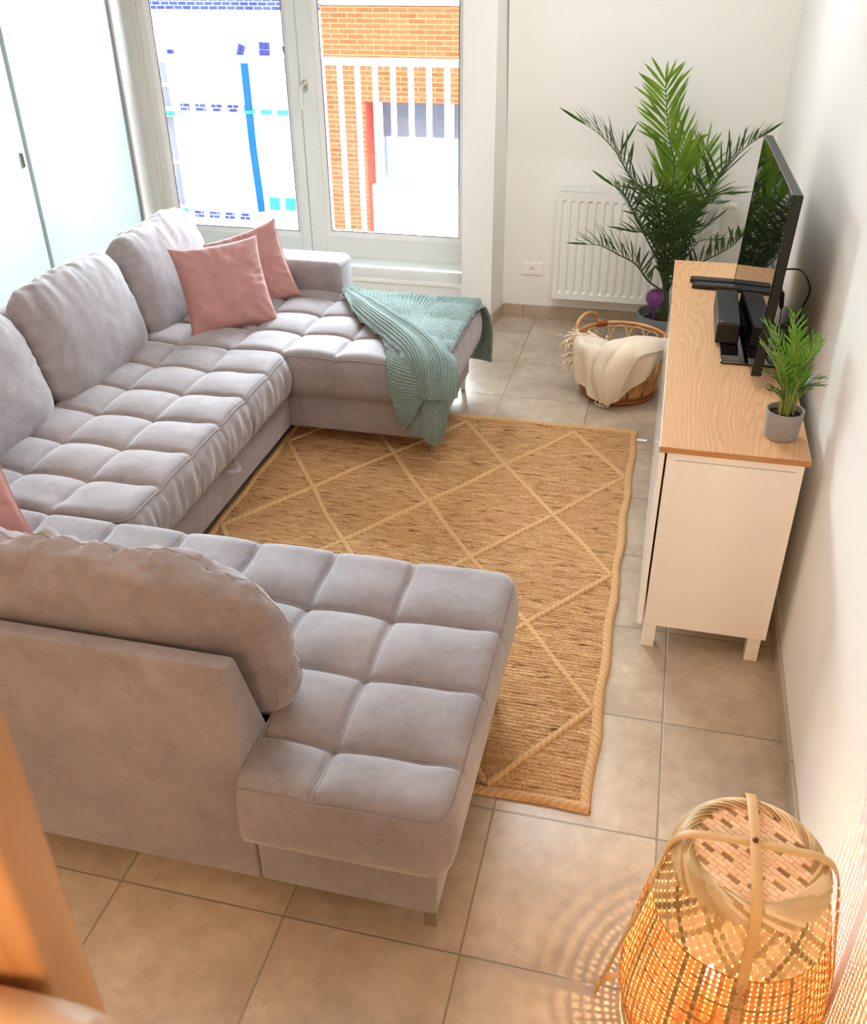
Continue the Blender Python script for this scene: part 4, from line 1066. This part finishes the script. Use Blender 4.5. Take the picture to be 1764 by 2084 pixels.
hd = obj('handle', tube(smooth_path([(h1[0], h1[1], .25), (h1[0]-.003, h1[1], .30), (h1[0]*.9+h2[0]*.1-.006, h1[1]*.85+h2[1]*.15, .35), ((h1[0]+h2[0])/2-.008, (h1[1]+h2[1])/2+.008, .372), (h1[0]*.15+h2[0]*.85, h1[1]*.15+h2[1]*.85+.004, .352), (h2[0], h2[1]+.002, .31), (h2[0]+.03, h2[1]+.02, .298)], 40), .009, 10), MT['rattan'], bk, smooth=True)
g = G()
for ph in (pa, pb-.06, pb-.16):
    for k in range(5):
        q = ph+(k-2)*.035; c0 = np.array((BX+.233*math.cos(q), BY+.233*math.sin(q), .292)); t_ = np.array((-math.sin(q), math.cos(q), 0)); rd_ = np.array((math.cos(q), math.sin(q), 0))
        g.tube([c0+.0135*(rd_*math.cos(a)+np.array((0, 0, 1))*math.sin(a)) for a in np.linspace(0, 2*PI, 16, endpoint=False)], .004, 6, closed=True)
obj('binding', g.geo(), MT['rattandark'], hd, smooth=True)

def cream():
    cols = []
    PH = np.radians(np.array([-164, -151, -137, -121, -105, -88, -71, -54, -38, -22, -8]))
    HEM = [.125, .085, .07, .05, .018, .05, .10, .165, .215, .255, .28]
    R0 = [.09, .06, .05, .08, .05, .03, .06, .08, .07, .05, .05]
    FF = [0, .010, -.010, .018, -.016, .020, -.012, .014, -.004, .010, 0]
    for k, (ph, hz, r0, f_) in enumerate(zip(PH, HEM, R0, FF)):
        top = .314+.5*f_+(.022 if k > 7 else 0)
        prof = [(-.03+r0, .262+f_*.6), (.11, .290+f_*.8), (.19, .308+f_*.6), (.238, top), (.255+f_*.4, top-.035), (.252+f_, top*.62+hz*.38), (.240+f_*1.3, top*.3+hz*.7), (.228+f_*1.2, hz)]
        cols.append([(BX+r_*math.cos(ph), BY+r_*math.sin(ph), z) for r_, z in prof])
    return np.array(cols)
cg = cream()
v, f, uv = cloth(cg, 120, 90, thick=.005, wob=.007, seed=11, flip=True)
def cream_fold():
    spine = [(.350, 3.27, .318), (.270, 3.19, .335), (.190, 3.135, .335), (.130, 3.095, .300), (.098, 3.075, .230), (.088, 3.078, .150), (.084, 3.088, .085), (.080, 3.10, .030)]
    hw = [.035, .06, .075, .085, .085, .075, .055, .025]; hh = [.02, .035, .045, .045, .036, .03, .022, .01]
    rows = []
    for i, (s, w_, h) in enumerate(zip(spine, hw, hh)):
        s = np.array(s); t_ = np.array(spine[min(i+1, 7)])-np.array(spine[max(i-1, 0)]); t_ /= np.linalg.norm(t_)
        o_ = np.array((s[0]-BX, s[1]-BY, 0)); o_ /= np.linalg.norm(o_); u = o_*(.25 if i < 3 else .9)+np.array((0, 0, 1))*(1 if i < 3 else .35); u -= t_*(u @ t_); u /= np.linalg.norm(u)
        d = np.cross(t_, u); row = []
        for x in np.linspace(-1, 1, 9): row.append(s+d*w_*x+u*(h*(1-abs(x)**2.2)-.006-.012*math.exp(-((x-.25)/.2)**2)))
        rows.append(row)
    return rows
v2, f2, uv2 = cloth(cream_fold(), 80, 50, thick=.005, wob=.007, seed=13)
th = obj('cream_throw', G().add(v, f).add(v2, f2).geo(), MT['cream'], smooth=True)
tag(th, 'cream throw with a white fringe spilling over the rim of the rattan basket', 'blanket')
A = cr_resample(cr_resample(cg, 120, 0), 90, 1); left = A[0]
g = G()
for i in range(2, 90, 1):
    p = left[i]; out = np.array((-.75, -.25+rng.normal(0, .3), .28+rng.normal(0, .35))); out /= np.linalg.norm(out); L_ = .028+.016*rng.random()
    sd = rng.normal(0, .011, 3)
    g.tube(smooth_path([p+np.array((.004, 0, .003)), p+out*L_*.5+sd*.5+np.array((0, 0, .006)), p+out*L_+sd, p+out*L_*1.15+sd*1.8-np.array((0, 0, .012))], 7), [.0036, .0045, .0048, .0046, .0044, .0038, .0016], 5)

obj('fringe', g.geo(), MT['cream'], th, smooth=True)
g = G()
for i in range(10):
    p = A[43+i, -1]; g.tube(smooth_path([p, p+np.array((rng.normal(0, .008), -.01, -.006)), p+np.array((-.01+rng.normal(0, .01), -.022, max(-.018, .004-p[2])))], 6), .003, 5)
obj('tassel', g.geo(), MT['cream'], th, smooth=True)

# ------------------------------------------------------------------ bamboo floor lamp
LX, LY = .585, -.02
lamp = thing('bamboo_lamp', (LX, LY, 0), 'lit woven bamboo lamp on the floor by the right wall', 'lamp')
ZP = [.01, .06, .12, .20, .30, .40, .46, .50, .53, .553, .566]; RP = [.188, .200, .213, .210, .197, .179, .166, .157, .149, .138, .118]
Rz = lambda z: float(np.interp(z, ZP, RP))
Rsm = lambda z: np.mean([Rz(z+d) for d in (-.02, -.01, 0, .01, .02)])
def strips(sel):
    g = G(); NM = 92; hz = np.arange(.018, .432, .0122)
    for i in range(NM):
        if (i in DM) != sel: continue
        a = 2*PI*i/NM; pts = []; ups = []
        for j, z in enumerate(hz):
            r_ = Rsm(z)+(.0011 if (i+j) % 2 else -.0011); pts.append((LX+r_*math.cos(a), LY+r_*math.sin(a), z)); ups.append((math.cos(a), math.sin(a), 0))
        g.tube(pts, 1., 4, flat=(.0044, .0007, (math.cos(a), math.sin(a), 0), ups), caps=False)
    for j, z in enumerate(hz):
        if (j in DH) != sel: continue
        pts = []; ups = []
        for i in range(NM):
            a = 2*PI*i/NM; r_ = Rsm(z)-(.0011 if (i+j) % 2 else -.0011); pts.append((LX+r_*math.cos(a), LY+r_*math.sin(a), z)); ups.append((math.cos(a), math.sin(a), 0))
        g.tube(pts, 1., 4, closed=True, flat=(.0040, .0007, (0, 0, 1), ups))
    return g.geo()
DM = {3, 15, 28, 40, 52, 60, 63, 68, 72, 77, 85}; DH = {4, 13, 22, 27}
sh = obj('woven_shade', strips(False), MT['bamboo'], lamp, smooth=False)
obj('dark_strips', strips(True), MT['bamboodark'], sh, smooth=False)
g = G(); gd = G()
for sgn in (-1, 1):
    for i in range(46):
        a0 = 2*PI*(i+.25*sgn)/46; pts = []; ups = []
        for k, t in enumerate(np.linspace(0, 1, 13)):
            z = .425+.135*t; a = a0+sgn*.62*t; r_ = Rsm(z)+.001+.0014*math.sin(PI*k+(0 if sgn > 0 else PI))
            pts.append((LX+r_*math.cos(a), LY+r_*math.sin(a), z)); ups.append((math.cos(a), math.sin(a), .2))
        (gd if (i*7+sgn) % 11 == 0 else g).tube(pts, 1., 4, flat=(.0070, .0007, ups[0], ups), caps=False)
two('shoulder_weave', g, gd, MT['bamboopale'], MT['bamboodark'], lamp)
g = G()
for i in range(44):                       # twisted rim
    a0 = 2*PI*i/44; pts = []; ups = []
    for k, t in enumerate(np.linspace(0, 1, 10)):
        a = a0+.95*t; r_ = .112+.040*t; z = .566+.012*math.sin(PI*t)-.022*t*t
        pts.append((LX+r_*math.cos(a), LY+r_*math.sin(a), z)); ups.append((math.cos(a)*t, math.sin(a)*t, 1.2-t*.6))
    g.tube(pts, 1., 4, flat=(.0062, .0008, (0, 0, 1), ups), caps=False)
obj('twisted_rim', g.geo(), MT['bamboopale'], lamp)
g = G(); gd = G(); ca_, sa_ = math.cos(math.radians(-38)), math.sin(math.radians(-38)); n_ = 0
for r_ in range(-11, 12):
    for c in range(-7, 8):
        x = c*.0252+(r_ % 2)*.0126; y = r_*.0108
        if math.hypot(x, y) > .122: continue
        n_ += 1; dark = ((c*2+r_*3) % 7 == 0)
        X_, Y_ = LX+x*ca_-y*sa_, LY+x*sa_+y*ca_
        (gd if dark else g).box((-.0122, -.0050, -.001), (.0122, .0050, .0006+(0 if dark else .0012)), .0006, 1, M=tr(X_, Y_, .5655+rng.normal(0, .0003)) @ rot('Z', -38+rng.normal(0, 1)))
tpn = two('woven_top', g, gd, MT['bambootop'], MT['bamboodark'], lamp)
obj('top_underlay', lathe([(.0001, .5625), (.124, .5625), (.124, .5638), (.0001, .5638)], (LX, LY, 0), 40), MT['bamboo'], tpn)
obj('bottom_hoop', tube([(LX+.196*math.cos(a), LY+.196*math.sin(a), .012) for a in np.linspace(0, 2*PI, 60, endpoint=False)], .004, 8, closed=True), MT['bamboodark'], lamp, smooth=True)
def strap(axis, half, dz):
    out = []
    for sg in (-1, 1):
        hook = (axis == 0 and sg == -1) or axis == 1
        fx = .258 if hook else .219
        p = ([(.212, .085), (.232, .072), (.252, .045)] if hook else [])+[(fx, .004)]
        p += [(fx-.022, .11), (fx-.05, .25), (fx-.076, .37), (.166, .48), (.153, .558), (.122, .590)] if hook else [(.221, .12), (.212, .25), (.193, .37), (.178, .47), (.160, .553), (.126, .590)]
        out.append([(sg*a, z) for a, z in p])
    path = out[0]+[(-.06, .596+dz), (0, .598+dz), (.06, .596+dz)]+out[1][::-1]
    P = smooth_path([(LX+a, LY, z) if axis == 0 else (LX, LY+a, z) for a, z in path], 90)
    c = np.array((LX, LY, .3)); ups = [(p-c)*np.array((1, 1, 1.6)) for p in P]
    return tube(P, np.concatenate([np.linspace(.35, 1, 8), np.ones(74), np.linspace(1, .35, 8)]), 8, flat=(.0105, .0022, ups[0], ups))
obj('strap', strap(0, 0, 0), MT['strap'], lamp, smooth=True, angle=50)
obj('strap', strap(1, 0, .0052), MT['strap'], lamp, smooth=True, angle=50)
obj('stud', lathe([(.0001, 0), (.006, .001), (.0055, .005), (.0001, .007)], (LX, LY, .6045), 14), MT['stud'], lamp, smooth=True)
obj('bulb', lathe([(max(.0001, .014*math.sin(PI*k/14)), -.014*math.cos(PI*k/14)) for k in range(15)], (LX-.02, LY-.02, .20), 20), MT['bulb'], lamp, smooth=True)
obj('bulb_holder', lathe([(.0001, .02), (.05, .02), (.05, .03), (.016, .04), (.016, .172), (.012, .19), (.0001, .19)], (LX-.02, LY-.02, 0), 20), MT['bamboo'], lamp, smooth=True, angle=40)

# ------------------------------------------------------------------ stair post by the camera
st = thing('stair_post', (-.11, -1.03, 0), 'orange toned wooden stair post blurred in the bottom left corner', 'stair post')
obj('post', G().box((-.20, -1.052, 0), (-.045, -1.012, 2.62), .006, 3).box((-.30, -1.075, 0), (-.135, -1.052, 2.62), .008, 3).geo(), MT['stairwood'], st, smooth=True, angle=40)
obj('handrail', tube(smooth_path([(-.19, -1.07, 1.461), (-.10, -1.085, 1.516), (-.02, -1.095, 1.540), (.005, -1.10, 1.546), (.022, -1.103, 1.549)], 20), [.034]*16+[.033, .029, .021, .006], 16), MT['palewood'], st, smooth=True)

# ------------------------------------------------------------------ light and camera
wd = bpy.data.worlds.new('World'); S.world = wd; wd.use_nodes = True
bgn = wd.node_tree.nodes['Background']; bgn.inputs[0].default_value = (.80, .92, 1., 1); bgn.inputs[1].default_value = WORLD
def light(name, kind, loc, energy, col, size=None, size2=None, aim=None):
    l = bpy.data.lights.new(name, kind); l.energy = energy; l.color = col
    o = bpy.data.objects.new(name, l); COL.objects.link(o); o.location = loc
    if kind == 'AREA':
        l.size = size
        if size2: l.shape = 'RECTANGLE'; l.size_y = size2
    elif size: 
        if kind == 'SUN': l.angle = size
        else: l.shadow_soft_size = size
    if aim is not None: o.rotation_euler = (Vector(aim)-Vector(loc)).to_track_quat('-Z', 'Y').to_euler()
    return o
light('sun', 'SUN', (0, 0, 8), SUN, (1, .95, .86), math.radians(1), aim=(-6, 1.6, 3.6))
pt = light('sky_portal', 'AREA', (-1.96, 4.66, 1.2), 1, (1, 1, 1), 2.2, 2.1, aim=(-1.96, 0, 1.2)); pt.data.cycles.is_portal = True
light('ceiling_fill', 'AREA', (-1.0, .9, 2.55), CEIL_FILL, (.95, .98, 1), 1.6, 1.6, aim=(-1.0, .9, 0))  # added soft fill from overhead, not a known fixture
light('alcove_fill', 'AREA', (-.15, 2.75, 2.55), ALC_FILL, (.93, .97, 1), .8, .8, aim=(-.15, 3.1, 0))  # extra fill added to brighten the alcove and the floor near it
light('stair_lamp', 'AREA', (-.2, -2.5, 2.55), STAIR, (1, .62, .33), 1.0, 1.0, aim=(-.3, -1.2, 0))

cam = bpy.data.cameras.new('camera'); co = bpy.data.objects.new('camera', cam); COL.objects.link(co); S.camera = co
cam.sensor_fit = 'VERTICAL'; cam.sensor_height = 36; cam.lens = 36*1911.064/2084; cam.clip_start = .02
cam.dof.use_dof = True; cam.dof.focus_distance = 3.4; cam.dof.aperture_fstop = cam.lens/1000/.0032
co.matrix_world = Matrix(((0.971832, -0.117498, 0.204297, 0.27739), (0.235508, 0.516887, -0.823021, -1.32786), (-0.008896, 0.847952, 0.529999, 2.10600), (0, 0, 0, 1)))
S.view_settings.view_transform = 'Standard'; S.view_settings.look = 'None'; S.view_settings.gamma = 1; S.view_settings.use_curve_mapping = False
S.view_settings.exposure = EXPO
S.cycles.max_bounces = 10; S.cycles.diffuse_bounces = 6; S.cycles.glossy_bounces = 4; S.cycles.transparent_max_bounces = 16
S.cycles.sample_clamp_indirect = 6; S.cycles.use_denoising = True; S.cycles.caustics_reflective = False; S.cycles.caustics_refractive = False
